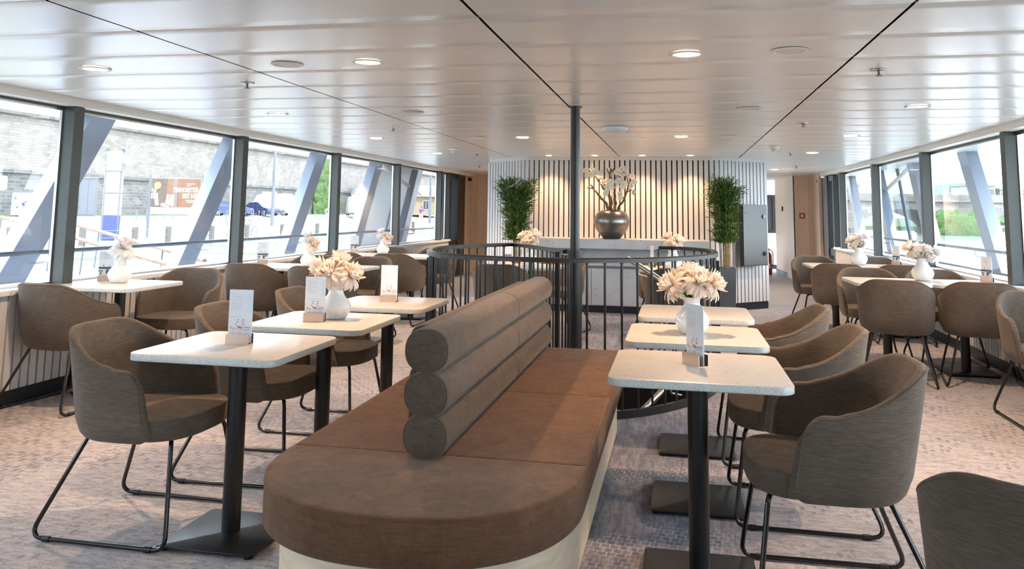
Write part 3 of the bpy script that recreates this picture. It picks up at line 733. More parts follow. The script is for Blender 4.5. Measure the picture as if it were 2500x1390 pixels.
def make_chair():
    root = empty('tub_chair')
    sh, pp = chair_shell(); o_ = sh.build('shell', 'chair', root, smooth=60)
    MB().tube(pp, .0032, 6).build('piping', 'chair', o_, smooth=60)
    pts_ = []
    for i in range(60):
        t = 2*PI*i/60; c_, s_ = math.cos(t), math.sin(t); e = 2/3.0
        u = .275*math.copysign(abs(c_)**e, c_) if c_ > 0 else .205*math.copysign(abs(c_)**e, c_)
        pts_.append((u+.005, .232*math.copysign(abs(s_)**e, s_)*(1+.13*sstep(.06, .17, u))))
    cushion(pts_, .388, .468).build('seat', 'chair', root, smooth=50)
    for sg in (-1, 1):
        pa = fillet([(-.10, sg*.10, .382), (-.155, sg*.165, .384), (-.315, sg*.268, .0115), (.275, sg*.268, .0115), (.222, sg*.185, .384), (.17, sg*.11, .382)], .045, 7)
        f_ = MB().tube(pa, .0088, 10).build('sled_frame', 'gloss_black', root, smooth=60)
        for u in (-.235, .205): MB().cyl((u-.014, sg*.268, .0115), (u+.014, sg*.268, .0115), .0115, n=12).build('floor_glide', 'black', f_, smooth=50)
    tg = MB().box((.120, .256, .500), (.142, .258, .535)).build('fabric_tag', 'white', root)
    mb_ = MB().box((.124, .2555, .503), (.138, .2585, .510)); mb_.build('tag_print', 'redtxt', tg)
    return root
chair = make_chair()
G1 = 'brown tub chairs at the left tables beside the sofa'; G2 = 'brown tub chairs at the right tables beside the sofa'; GL = 'brown tub chairs at the left window tables'; GR = 'brown tub chairs at the right window tables'; GC = 'brown tub chairs at the tables behind the stairwell'
CH = [
 (-2.165, 3.14, 0.0, G1, 'brown tub chair at the nearest left sofa table, closest to the camera on the left'),
 (-2.07, 3.87, 0.03, G1, 'brown tub chair pulled up to the middle of the left sofa tables'),
 (-2.09, 4.74, -.02, G1, 'brown tub chair pulled up to the farthest of the left sofa tables'),
 (.505, 3.08, PI+.02, G2, 'brown tub chair at the nearest right sofa table, with its seat fully in view'),
 (.50, 3.90, PI, G2, 'brown tub chair at the middle right sofa table, second of the three'),
 (.49, 4.72, PI, G2, 'brown tub chair at the farthest right sofa table, last of the three'),
 (-3.93, 4.79, PI/2-.10, GL, 'brown tub chair with its back to the camera at the nearest left window table'),
 (-3.78, 5.74, -PI/2+.12, GL, 'brown tub chair facing the camera across the nearest left window table, seat in view'),
 (-3.76, 6.96, PI/2-.02, GL, 'brown tub chair, back to camera, left seat of the second window table on the left'),
 (-3.10, 6.86, PI/2+.06, GL, 'brown tub chair, back to camera, aisle seat of the second window table on the left'),
 (-3.74, 7.84, -PI/2, GL, 'brown tub chair on the far window side of the second left window table'),
 (-3.12, 7.80, -PI/2-.1, GL, 'brown tub chair on far aisle side of the second left window table'),
 (-3.76, 9.05, PI/2, GL, 'brown tub chair, back to camera, window seat of the third left window table'),
 (-3.14, 9.02, PI/2-.02, GL, 'brown tub chair, back to camera, aisle seat of the third left window table'),
 (-3.68, 10.05, -PI/2, GL, 'brown tub chair on the far side of the third left window table, behind the vase'),
 (-3.05, 10.05, -PI/2, GL, 'brown tub chair on far aisle side of the third left window table'),
 (1.72, 7.11, PI/2-.24, GR, 'dark brown tub chair, back to camera, aisle seat of the nearer right window table'),
 (2.33, 7.11, PI/2-.2, GR, 'dark brown tub chair, back to camera, window seat of the nearer right window table'),
 (1.74, 8.02, -PI/2, GR, 'brown tub chair facing the camera on the aisle side of the nearer right window table'),
 (2.33, 8.02, -PI/2, GR, 'brown tub chair on the window side behind the nearer right window table'),
 (1.68, 9.17, PI/2-.2, GR, 'dark brown tub chair, back to camera, aisle seat of the farther right window table'),
 (2.28, 9.20, PI/2-.1, GR, 'dark brown tub chair, back to camera, window seat of the farther right window table'),
 (1.62, 10.15, -PI/2+.1, GR, 'brown tub chair on the far aisle side of the farther right window table'),
 (2.30, 10.2, -PI/2, GR, 'brown tub chair on the far window side of the farther right window table'),
 (2.34, 5.85, -PI/2, GR, 'brown tub chair cut by the right edge of the view, armrest toward the camera'),
 (.81, 1.96, PI/2-.50, GR, 'brown tub chair back filling the bottom right corner of the view'),
 (-1.63, 7.72, PI/2-.05, GC, 'dark brown tub chair behind the stair railing left of the pole, back to camera'),
 (-1.28, 8.9, -PI/2-.3, GC, 'brown tub chair on the far side of the table left of the pole'),
 (-.02, 7.75, PI/2+.08, GC, 'dark brown tub chair behind the stair railing right of the pole, back to camera'),
 (-.15, 9.05, -PI/2+.2, GC, 'brown tub chair on the far side of the table right of the pole'),
]
for i, (x, y, a, g, lab) in enumerate(CH):
    o = chair if i == 0 else copy_tree(chair)
    o.location = (x, y, .0); o.rotation_euler = (0, 0, a); tag(o, lab, 'chair', g)

# ------------------------------------------------------------ tables
def make_table(w_, d_):
    t = empty('bistro_table')
    MB().slab(rrect(w_, d_, .055, 8), .713, .74, .003, 0, 1).build('tabletop', ['terrazzo', 'terrazzo_edge'], t, smooth=40)
    MB().box((-.15, -.15, .705), (.15, .15, .713)).build('mounting_plate', 'black', t)
    MB().cyl((0, 0, .018), (0, 0, .706), .0365, n=32).build('column', 'black', t, smooth=40)
    b2 = MB().slab(rrect(.40, .40, .02, 4), .012, .020, .002).build('base_plate', 'black', t, smooth=40)
    for sx_ in (-.175, .175):
        for sy_ in (-.175, .175): MB().cyl((sx_, sy_, 0), (sx_, sy_, .012), .017, n=16).build('foot', 'black', b2, smooth=40)
    return t
tA = make_table(.609, .608)
TA = [(-1.748, 3.091, 'nearest pale terrazzo table on the left of the sofa', 0), (-1.728, 3.869, 'middle pale terrazzo table on the left of the sofa, with vase', 0), (-1.704, 4.713, 'farthest pale terrazzo table on the left of the sofa', 0),
      (.068, 3.11, 'nearest pale terrazzo table on the right of the sofa', 0), (.077, 3.914, 'middle pale terrazzo table on the right of the sofa, with vase', 0), (.094, 4.774, 'farthest pale terrazzo table on the right of the sofa', 0),
      (-1.46, 8.25, 'small terrazzo table behind the stairwell left of the pole', 1), (-.06, 8.45, 'small terrazzo table behind the stairwell right of the pole', 1)]
for i, (x, y, lab, k) in enumerate(TA):
    o = tA if i == 0 else copy_tree(tA); o.location = (x, y, 0); tag(o, lab, 'table', 'terrazzo tables beside the sofa' if not k else 'terrazzo tables behind the stairwell')
tB = make_table(.60, .66)
TB = [(-3.90, 5.21, 'nearest white terrazzo table at the left windows, with vase'), (-3.76, 7.32, 'window half of the second pair of tables at the left windows'), (-3.15, 7.32, 'aisle half of the second pair of tables at the left windows'),
      (-3.76, 9.5, 'window half of the third pair of tables at the left windows'), (-3.15, 9.5, 'aisle half of the third pair of tables at the left windows'),
      (1.75, 7.55, 'aisle half of the nearer pair of tables at the right windows'), (2.355, 7.55, 'window half of the nearer pair of tables at the right windows'),
      (1.72, 9.68, 'aisle half of the farther pair of tables at the right windows'), (2.325, 9.68, 'window half of the farther pair of tables at the right windows')]
for i, (x, y, lab) in enumerate(TB):
    o = tB if i == 0 else copy_tree(tB); o.location = (x, y, 0); tag(o, lab, 'table', 'window tables')

# ------------------------------------------------------------ vases, flowers
def make_vase():
    pr_ = [(.040, 0), (.052, .002), (.058, .010), (.070, .028), (.078, .050), (.077, .066), (.067, .088), (.050, .108), (.040, .124), (.0365, .140), (.0385, .156), (.044, .166), (.045, .168), (.042, .168), (.036, .156), (.033, .14), (.034, .12), (.03, .1)]
    return MB().lathe(pr_, n=40).build('vase', 'white_china', smooth=60)
def bloom(R, rnd, drop=0.):
    mb_ = MB(); 
    for layer, (cnt, ln, el) in enumerate(((20, .90, -.95), (28, 1.0, -.55), (32, 1.02, -.2), (34, .98, .1), (34, .92, .38), (30, .82, .62), (26, .70, .86), (20, .58, 1.08), (14, .46, 1.3), (8, .36, 1.5))):
        for k in range(cnt):
            a = 2*PI*(k+.5*(layer % 2))/cnt+rnd.uniform(-.12, .12); e = el+rnd.uniform(-.16, .16); l = R*ln*rnd.uniform(.85, 1.12); wd = R*rnd.uniform(.09, .135)
            d = Vector((math.cos(a), math.sin(a), 0)); sd = Vector((-math.sin(a), math.cos(a), 0)); K = 5; vs_ = []
            pos = Vector((0, 0, 0)); ee = e+.45
            for j in range(K+1):
                t = j/K; ww = wd*(.35+.65*min(1, t*1.6)) if j < K else wd*.35
                up = Vector((0, 0, 1)); nrm = -d*math.sin(ee)+up*math.cos(ee)
                cup = ww*.45
                vs_ += [tuple(pos+sd*ww+nrm*cup), tuple(pos), tuple(pos-sd*ww+nrm*cup)]
                pos = pos+(d*math.cos(ee)+up*math.sin(ee))*(l/K); ee -= .22 if layer < 3 else -.12
            fs = []
            for j in range(K):
                fs += [(3*j, 3*j+1, 3*j+4, 3*j+3), (3*j+1, 3*j+2, 3*j+5, 3*j+4)]
            mb_.add(vs_, fs)
    return mb_
rnd = random.Random(3)
bloomM = []
for k in range(3):
    o = bloom(.078, rnd).build('bloom', 'petal', smooth=80); bloomM.append(o.data); bpy.data.objects.remove(o)
bloomW = []
for k in range(2):
    o = bloom(.078, rnd).build('bloom', 'petal_w', smooth=80); bloomW.append(o.data); bpy.data.objects.remove(o)
def leafmesh(mb_, base, d, l, wd, droop=.4):
    d = d.normalized(); sd = d.cross(Vector((0, 0, 1))); sd.normalize(); up = sd.cross(d); vs_ = []; K = 6
    for j in range(K+1):
        t = j/K; p = base+d*l*t+up*(math.sin(t*PI)*l*.12)-Vector((0, 0, 1))*droop*l*t*t; ww = wd*math.sin(PI*min(.98, .06+t*.92)); vs_ += [tuple(p+sd*ww+up*ww*.25), tuple(p), tuple(p-sd*ww+up*ww*.25)]
    mb_.add(vs_, [q for j in range(K) for q in ((3*j, 3*j+1, 3*j+4, 3*j+3), (3*j+1, 3*j+2, 3*j+5, 3*j+4))])
def flower(vx, vy, vz, dx, dy, dz, where, white=False, seed=0, scale=1., lf=True):
    r2 = random.Random(seed); t = empty('chrysanthemum', (vx, vy, vz)); tag(t, ('white' if white else 'cream')+' chrysanthemum standing in '+where, 'flower', 'chrysanthemums in '+where)
    tip = Vector((dx, dy, dz)); ax = Vector((dx*1.1, dy*1.1, .055)).normalized()
    me_ = r2.choice(bloomW if white else bloomM)
    o_ = bpy.data.objects.new('bloom', me_); col.objects.link(o_); o_.parent = t; o_.location = tip; o_.scale = (scale,)*3
    o_.rotation_euler = (ax.to_track_quat('Z', 'Y') @ Vector((0, 0, 1)).rotation_difference(Vector((0, 0, 1)))).to_euler(); 
    MB().tube(smooth_curve([(dx*.06, dy*.06, .02), (dx*.15, dy*.15, .14), (dx*.35, dy*.35, .175), (dx, dy, dz)], 5), .0035, 7).build('stem', 'stem', t, smooth=60)
    if lf:
        mb_ = MB(); leafmesh(mb_, Vector((dx*.2, dy*.2, .16)), Vector((dx+r2.uniform(-.04, .04), dy-.03, .05)), .075, .021, .2); mb_.build('leaf', 'leaf' if r2.random() < .6 else 'leaf_dark', t, smooth=80)
vase = make_vase()
VS = [
 (-1.704, 3.931, .74, 'the vase on the middle left sofa table', 1., [(-.075, 0, .235, 0), (0, .03, .27, 0), (.075, -.01, .215, 0), (-.015, -.05, .225, 0)], 'white bulbous vase of cream chrysanthemums on the middle left sofa table'),
 (.066, 3.924, .74, 'the vase on the middle right sofa table', 1., [(-.085, -.01, .215, 0), (.0, .03, .255, 0), (.085, -.01, .225, 0), (.03, -.04, .235, 0), (-.04, .05, .23, 0)], 'white bulbous vase of cream chrysanthemums on the middle right sofa table'),
 (-3.97, 5.282, .74, 'the vase on the nearest left window table', 1.05, [(.02, -.01, .23, 1)], 'white bulbous vase with one large white bloom on the nearest left window table'),
 (-3.47, 7.33, .74, 'the vase on the second left window table', 1.0, [(-.01, 0, .27, 1), (.05, -.02, .2, 0)], 'white bulbous vase on the second left window table'),
 (-3.57, 9.62, .74, 'the vase on the third left window table', 1.0, [(-.02, 0, .25, 1), (.06, -.02, .19, 0)], 'white bulbous vase on the third left window table'),
 (-1.47, 8.15, .74, 'the vase on the table left of the pole', 1.15, [(-.04, 0, .24, 0), (.05, 0, .26, 0), (.0, -.04, .2, 0)], 'white bulbous vase on the table left of the pole'),
 (-.04, 8.40, .74, 'the vase on the table right of the pole', 1.15, [(-.03, 0, .25, 0), (.04, -.02, .23, 0)], 'white bulbous vase on the table right of the pole'),
 (2.08, 7.66, .74, 'the vase on the nearer right window table', 1.15, [(-.075, 0, .23, 0), (.085, -.02, .20, 1), (.03, .02, .2, 1)], 'white bulbous vase on the nearer right window table'),
 (2.02, 9.86, .74, 'the vase on the farther right window table', 1.15, [(-.06, 0, .22, 0), (.05, 0, .25, 1), (0, .03, .2, 0)], 'white bulbous vase on the farther right window table'),
]
for i, (x, y, z, where, sc, fl_, lab) in enumerate(VS):
    o = vase if i == 0 else vase.copy()
    if i: col.objects.link(o)
    o.location = (x, y, z); o.scale = (sc, sc, sc); tag(o, lab, 'vase', 'white table vases')
    for k, (dx, dy, dz, wh) in enumerate(fl_): flower(x, y, z, dx, dy, dz*sc, where, bool(wh), i*7+k, (1.25 if len(fl_) == 1 else 1.0)*sc)

# ------------------------------------------------------------ menu stands
def make_holder():
    h = empty('menu_holder')
    mb_ = MB().box((-.05, -.022, 0), (.05, .022, .0022)).box((-.05, -.022, .0022), (.05, -.0195, .042)).box((-.05, .0195, .0022), (.05, .022, .042)); mb_.build('bracket', 'rose_metal', h)
    MB().box((-.0495, -.0192, .003), (.0495, -.0185, .0415)).box((-.0495, .0185, .003), (.0495, .0192, .0415)).build('inner_lining', 'dark_in', h)
    return h
def make_card():
    h = empty('menu_card')
    MB().box((-.0525, -.0022, .003), (.0525, .0022, .217)).build('acrylic_plate', 'acrylic', h)
    MB().box((-.0515, -.0008, .004), (.0515, .0008, .2165)).build('paper', 'card', h)
    mb_ = MB(); rr = random.Random(5)
    def ln(x0, x1, z, th): mb_.box((x0, -.0027, z), (x1, -.0023, z+th))
    for k, z in enumerate((.197, .189, .184, .177, .172, .163, .158, .153, .146, .141, .134)):
        ln(-.040, -.040+(.018 if k in (0, 3, 6) else rr.uniform(.028, .055)), z, .0018 if k == 0 else .0011)
        if k in (1, 4, 7, 10): ln(.036, .043, z, .0014)
    ln(-.042, .006, .106, .0012)
    mb_.build('print_lines', 'greytxt', h)
    mb_ = MB()
    for z, a, b2 in ((.094, -.012, .012), (.085, -.014, .012), (.076, -.020, .012)):
        ln(a, a+.007, z, .003); ln(b2-.004, b2+.006, z, .0028)
    for k in range(7): ln(.016+k*.0045, .0195+k*.0045, .062+(.004 if k % 2 else 0), .0035)
    for k in range(5): ln(.014+k*.006, .018+k*.006, .055, .0022)
    for cx in (-.030, 0, .030): 
        for q in range(8):
            a = 2*PI*q/8; mb_.box((cx+.0035*math.cos(a)-.0005, -.0027, .046+.0035*math.sin(a)-.0005), (cx+.0035*math.cos(a)+.0005, -.0023, .046+.0035*math.sin(a)+.0005))
    ln(-.046, -.018, .012, .0011); mb_.build('print_marks', 'blacktxt', h)
    mb_ = MB()
    for (x, z, a, b2) in ((-.012, .066, .007, .004), (-.004, .062, .005, .006), (.001, .066, .004, .004), (.005, .061, .005, .005), (-.008, .060, .004, .003), (.003, .057, .004, .003)): mb_.box((x, -.0027, z), (x+a, -.0023, z+b2))
    mb_.build('red_mark', 'redtxt', h)
    mb_ = MB()
    for (x, z, a, b2) in ((-.042, .058, .004, .011), (-.038, .063, .006, .003), (-.036, .056, .007, .003), (-.029, .060, .014, .002), (-.029, .056, .010, .0015)): mb_.box((x, -.0027, z), (x+a, -.0023, z+b2))
    mb_.build('orange_mark', 'orangetxt', h)
    MB().box((.030, -.0024, .12), (.0515, -.0023, .20)).build('blue_tint', 'card_blue', h)
    return h
def make_photo():
    h = empty('photo_card')
    MB().box((-.0525, -.0022, .003), (.0525, .0022, .217)).build('acrylic_plate', 'acrylic', h)
    MB().box((-.0515, -.0008, .004), (.0515, .0008, .2165)).build('paper', 'card', h)
    mb_ = MB(); 
    for k in range(3): mb_.box((-.018, -.0027, .195-.006*k), (.018, -.0023, .1965-.006*k))
    mb_.box((-.025, -.0027, .165), (.025, -.0023, .169)); mb_.build('print_lines', 'greytxt', h)
    mb_ = MB(); mb_.box((-.0515, -.0027, .088), (.0515, -.0023, .104))
    for (a, b2, c_, d_) in ((-.04, .05, .01, .016), (.0, .075, .045, .01), (-.045, .03, .03, .008), (-.02, .108, .004, .014), (.02, .108, .003, .012), (.0, .055, .02, .02), (-.05, .07, .03, .008)): mb_.box((a, -.0028, b2), (a+c_, -.0023, b2+d_))
    mb_.build('harbour_print', 'photo_dark', h); return h
H0 = make_holder(); C0 = make_card(); P0 = make_photo()
MS = [(-1.757, 3.10, .05, 0, 'the nearest left sofa table'), (-1.755, 3.80, .10, 0, 'the middle left sofa table'), (-1.705, 4.72, .05, 0, 'the farthest left sofa table'), (.062, 3.135, -.95, 0, 'the nearest right sofa table'),
      (-4.13, 5.34, .35, 1, 'the nearest left window table'), (-4.0, 7.42, .5, 1, 'the second left window table'), (-4.0, 9.75, .5, 1, 'the third left window table'), (2.60, 7.70, -1.0, 1, 'the nearer right window table'),
      (2.42, 9.9, -1.0, 1, 'the farther right window table'), (-.25, 8.50, -1.2, 0, 'the table right of the pole'), (-1.72, 8.30, .9, 1, 'the table left of the pole')]
fc = fp = 0
for i, (x, y, a, k, where) in enumerate(MS):
    h = H0 if i == 0 else copy_tree(H0); h.location = (x, y, .74); h.rotation_euler = (0, 0, a); tag(h, 'small copper coloured metal card stand on '+where, 'card holder', 'metal card stands on the tables')
    if k == 0: c_ = C0 if fc == 0 else copy_tree(C0); fc += 1
    else: c_ = P0 if fp == 0 else copy_tree(P0); fp += 1
    nx, ny = -math.sin(a)*(-.012), math.cos(a)*(-.012)
    c_.location = (x+nx*0, y+ny*0, .74+.001); c_.rotation_euler = (0, 0, a)
    tag(c_, ('white printed menu card' if k == 0 else 'card with dark harbour picture')+' in the stand on '+where, 'menu', 'menu cards on the tables' if k == 0 else 'picture cards on the tables')

# ------------------------------------------------------------ bamboo plants
def planter(x, y, w_, h_, lab):
    o_ = empty('planter', (x, y, 0)); tag(o_, lab, 'planter')
    q = w_/2; mb_ = MB()
    mb_.add([(-q*.9, -q*.9, 0), (q*.9, -q*.9, 0), (q*.9, q*.9, 0), (-q*.9, q*.9, 0), (-q, -q, h_), (q, -q, h_), (q, q, h_), (-q, q, h_), (-q+.02, -q+.02, h_), (q-.02, -q+.02, h_), (q-.02, q-.02, h_), (-q+.02, q-.02, h_), (-q+.02, -q+.02, h_-.05), (q-.02, -q+.02, h_-.05), (q-.02, q-.02, h_-.05), (-q+.02, q-.02, h_-.05)],
            [(0, 3, 2, 1), (0, 1, 5, 4), (1, 2, 6, 5), (2, 3, 7, 6), (3, 0, 4, 7), (4, 5, 9, 8), (5, 6, 10, 9), (6, 7, 11, 10), (7, 4, 8, 11), (8, 9, 13, 12), (9, 10, 14, 13), (10, 11, 15, 14), (11, 8, 12, 15)])
    mb_.build('pot', 'planter', o_); MB().box((-q+.02, -q+.02, h_-.07), (q-.02, q-.02, h_-.045)).build('soil', 'tyre', o_)
def bamboo(x, y, z0, z1, rx, seed, lab):
    rr = random.Random(seed); o_ = empty('bamboo_plant', (x, y, z0)); tag(o_, lab, 'plant', 'bamboo plants in planters'); H = z1-z0
    mc = MB(); ml = MB()
    for k in range(26):
        a = rr.uniform(0, 2*PI); r = rr.uniform(0, .075); b0 = Vector((r*math.cos(a), r*math.sin(a), 0)); sp_ = rr.uniform(.5, 1)
        top = Vector((rx*sp_*math.cos(a)*.85, rx*.8*sp_*math.sin(a)*.85, H*rr.uniform(.75, .97)))
        pts_ = smooth_curve([tuple(b0), tuple(b0*1.2+Vector((0, 0, H*.3))), tuple(b0.lerp(top, .6)+Vector((0, 0, H*.12))), tuple(top)], 5); mc.tube(pts_, .0045, 5)
        for j in range(3, len(pts_)):
            for q in range(7):
                if pts_[j].z < H*.27: continue
                a2 = rr.uniform(0, 2*PI); br = Vector((math.cos(a2), math.sin(a2), rr.uniform(.1, .9))).normalized(); bl = rr.uniform(.03, .13)
                base = pts_[j]+br*bl*.5
                for s_ in range(4):
                    d = (br+Vector((rr.uniform(-.8, .8), rr.uniform(-.8, .8), rr.uniform(-.5, .6)))).normalized()
                    p = base+br*bl*(s_/4.); 
                    l = rr.uniform(.045, .085); sd = d.cross(Vector((rr.uniform(-1, 1), rr.uniform(-1, 1), 1))).normalized()*l*.085
                    ml.add([tuple(p), tuple(p+d*l*.45+sd), tuple(p+d*l), tuple(p+d*l*.45-sd)], [(0, 1, 2, 3)])
    mc.build('canes', 'cane', o_, smooth=60); ml.build('foliage', 'bamboo', o_)
planter(.605, 10.90, .26, .605, 'tall slate grey planter right of the service counter')
bamboo(.62, 10.90, .555, 1.76, .19, 1, 'tall leafy bamboo in the planter right of the service counter')
planter(-2.12, 10.80, .26, .60, 'tall slate grey planter left of the service counter, behind the railing')
bamboo(-2.12, 10.80, .55, 1.73, .23, 2, 'tall leafy bamboo left of the service counter')

# ------------------------------------------------------------ globe vase with driftwood and orchids
gv = (-.85, 10.92, .94)
pr_ = [(.10, 0), (.112, .004), (.16, .06), (.205, .12), (.232, .19), (.238, .23), (.228, .285), (.195, .34), (.15, .372), (.12, .382), (.115, .378), (.11, .36)]
o = MB().lathe(pr_, gv, 56).build('globe_vase', pbr('burnished_pewter', (.24, .225, .21), .30, 1), smooth=60); tag(o, 'large round burnished metal vase on the service counter', 'vase')
def branch(pts_, r0, r1, sub, seed):
    rr = random.Random(seed); o_ = None; P_ = smooth_curve(pts_, 6); n_ = len(P_); mb_ = MB()
    P2 = [p+Vector((rr.uniform(-1, 1), rr.uniform(-1, 1), rr.uniform(-1, 1)))*.008 for p in P_]
    mb_.tube(P2, [r0+(r1-r0)*i/(n_-1) for i in range(n_)], 8)
    for (i0, d, l) in sub:
        p = P2[int(i0*(n_-1))]; q = [p, p+Vector(d)*l*.35+Vector((rr.uniform(-.02, .02), 0, .01)), p+Vector(d)*l*.7+Vector((0, 0, -.01)), p+Vector(d)*l]
        qq = smooth_curve(q, 4); mb_.tube(qq, [r1*1.5*(1-.6*i/(len(qq)-1)) for i in range(len(qq))], 6)
    return mb_
gx, gy, gz = gv[0], gv[1], gv[2]+.36
BR = [([(-.04, 0, -.02), (-.07, 0, .10), (-.16, 0, .20), (-.24, 0, .30), (-.28, 0, .36)], .022, .008, [(.55, (-.5, .1, .8), .16), (.75, (-.9, 0, .3), .1)], 'twisted driftwood branch leaning left from the globe vase'),
      ([(-.01, .01, -.02), (-.02, .02, .18), (-.14, .02, .36), (-.24, .02, .50), (-.30, .02, .57)], .022, .007, [(.5, (-.2, 0, 1), .2), (.6, (.3, 0, .9), .16), (.75, (-.8, 0, .5), .12), (.85, (.1, 0, 1), .10)], 'long driftwood branch forking to the upper left of the globe vase'),
      ([(.03, 0, -.02), (.05, 0, .14), (.03, 0, .30), (-.02, 0, .46), (-.01, 0, .58)], .022, .009, [(.6, (.5, 0, .8), .15), (.8, (-.4, 0, .9), .1), (.85, (.5, 0, .8), .09)], 'upright driftwood branch in the middle of the globe vase'),
      ([(.06, 0, -.02), (.10, 0, .06), (.16, 0, .16), (.22, 0, .34), (.20, 0, .46), (.16, 0, .54)], .018, .006, [(.5, (.8, 0, .5), .1), (.8, (-.3, 0, .9), .12)], 'curved driftwood branch on the right of the globe vase')]
for i, (p_, r0, r1, sub, lab) in enumerate(BR):
    o = branch(p_, r0, r1, sub, i).build('driftwood_branch', 'drift', smooth=60); o.location = (gx, gy, gz); tag(o, lab, 'branch', 'driftwood branches in the globe vase')
M['orchid'] = pbr('orchid_white', (.88, .83, .74), .5, sheen=.2); M['orchid_y'] = pbr('orchid_heart', (.80, .52, .10), .5)
def orchid_bloom(mb_, c, f, R, rr):
    f = f.normalized(); a = f.orthogonal().normalized(); b2 = f.cross(a); rot = rr.uniform(0, 6)
    for k in range(5):
        t = rot+2*PI*k/5; d = a*math.cos(t)+b2*math.sin(t); s_ = a*-math.sin(t)+b2*math.cos(t); wd = R*(.55 if k % 2 else .36); vs_ = [tuple(c)]
        for q in range(9):
            u = q/8*PI; vs_.append(tuple(c+d*(R*(.5-.5*math.cos(u))*1.0)+s_*wd*math.sin(u)+f*(R*.12*math.sin(u))))
        for q in range(7, 0, -1):
            u = q/8*PI; vs_.append(tuple(c+d*(R*(.5-.5*math.cos(u)))-s_*wd*math.sin(u)+f*(R*.12*math.sin(u))))
        mb_.add(vs_, [(0, i, i+1) for i in range(1, len(vs_)-1)], 0)
    mb_.blob(tuple(c+f*R*.12), (R*.14,)*3, 0, .0, 4, 1)
OR = [([(-.02, -.02, .1), (-.1, -.04, .40), (-.22, -.05, .52), (-.36, -.05, .50)], 9, 'spray of white orchids arching over the upper left of the globe vase'),
      ([(0, -.03, .1), (.02, -.06, .34), (-.02, -.08, .36), (-.05, -.08, .18)], 8, 'spray of white orchids hanging in front of the globe vase stems, left'),
      ([(.03, -.03, .1), (.08, -.06, .42), (.14, -.08, .36), (.13, -.08, .17)], 8, 'spray of white orchids hanging in front of the globe vase stems, right'),
      ([(.02, -.02, .1), (.06, 0, .48), (.16, 0, .56), (.27, 0, .40), (.29, 0, .26)], 10, 'spray of white orchids arching over the right of the globe vase'),
      ([(.0, .02, .1), (.0, .03, .5), (.06, .03, .56), (.13, .03, .52)], 6, 'spray of yellow white orchids at the top of the globe vase')]
for i, (p_, cnt, lab) in enumerate(OR):
    rr = random.Random(40+i); o = empty('orchid_spray', (gx, gy, gz)); tag(o, lab, 'orchid', 'orchid sprays in the globe vase'); P_ = smooth_curve(p_, 8)
    MB().tube(P_, .003, 6).build('stem', 'drift', o, smooth=60); mb_ = MB()
    for k in range(cnt):
        c_ = P_[int(len(P_)*(.38+.6*k/cnt))]+Vector((rr.uniform(-.035, .035), rr.uniform(-.03, 0), rr.uniform(-.035, .035))); orchid_bloom(mb_, c_, Vector((rr.uniform(-.5, .5), -1, rr.uniform(-.3, .3))), rr.uniform(.035, .05), rr)
    mb_.build('blossoms', ['orchid', 'orchid_y'], o, smooth=60)

# ------------------------------------------------------------ ceiling fittings
M['lamp'] = pbr('lamp_lens', (.9, .9, .9), .4, emit=(1, .86, .70), es=5)
M['dome'] = pbr('opal_dome', (.86, .87, .90), .3)
def ring_bm(r, r2): return MB().lathe([(r2, .0), (r, -.001), (r, -.004), (r2+.006, -.007), (r2, -.004), (r2-.004, .0)], n=40)
def make_light(lit, R=.085):
    t = empty('downlight'); ring_bm(R, R*.76).build('trim_ring', 'white', t, smooth=50)
    if lit: MB().cyl((0, 0, -.002), (0, 0, .0), R*.75, n=40).build('lens', 'lamp', t)
    else: MB().cyl((0, 0, -.004), (0, 0, .0), R*.72, n=40).build('cover_plate', 'beige_blind', t)
    return t
Lp = make_light(True); Bp = make_light(False)
rowsY = [3.92, 6.05, 8.28, 10.57, 14.55]; rown = ['first', 'second', 'third', 'fourth', 'fifth']
LT = []
for j, y_ in enumerate(rowsY):
    for x_, nm in ((-3.19, 'left window side'), (-1.57, 'left of the sofa line'), (.056, 'right of the centre seam'), (1.66, 'right window side')):
        if j == 4 and nm in ('left of the sofa line', 'right of the centre seam'): continue
        if j == 3 and nm in ('left of the sofa line', 'right of the centre seam'): continue
        if j == 1 and nm in ('left of the sofa line', 'right of the centre seam'): continue
        LT.append((x_, y_, 'round recessed ceiling light, %s row from the camera, %s' % (rown[j], nm)))
for i, (x_, y_, lab) in enumerate(LT):
    o = Lp if i == 0 else copy_tree(Lp); o.location = (x_, y_, ZC-.003); tag(o, lab, 'ceiling light', 'recessed ceiling lights')
BT = [(-2.03, 3.93), (-2.03, 6.05), (-2.05, 8.25), (.525, 3.9), (.525, 6.05), (.52, 8.26)]
for i, (x_, y_) in enumerate(BT):
    o = Bp if i == 0 else copy_tree(Bp); o.name = 'ceiling_speaker'; o.location = (x_, y_, ZC-.003)
    tag(o, 'blank round ceiling disc, %s row from the camera, %s of the centre seam' % (rown[i % 3], 'left' if x_ < 0 else 'right'), 'ceiling speaker', 'blank round ceiling discs')
for i, (x_, nm) in enumerate(((-1.72, 'leftmost'), (-1.085, 'second from left'), (-.446, 'third from left'), (.19, 'rightmost'))):
    o = copy_tree(Lp); o.scale = (.62, .62, 1); o.location = (x_, 11.02, ZC-.003); tag(o, 'small ceiling spot washing the slatted wall, %s of four' % nm, 'ceiling light', 'wall washing spots')
SP = []
def sprinkler():
    t = empty('sprinkler'); MB().lathe([(.042, .0), (.042, -.006), (.02, -.010)], n=24).build('rosette', 'steel', t, smooth=40)
    MB().cyl((0, 0, -.008), (0, 0, -.03), .006, n=10).cyl((0, 0, -.03), (0, 0, -.033), .018, n=16).build('nozzle', 'alu_side', t, smooth=40); return t
s0 = sprinkler()
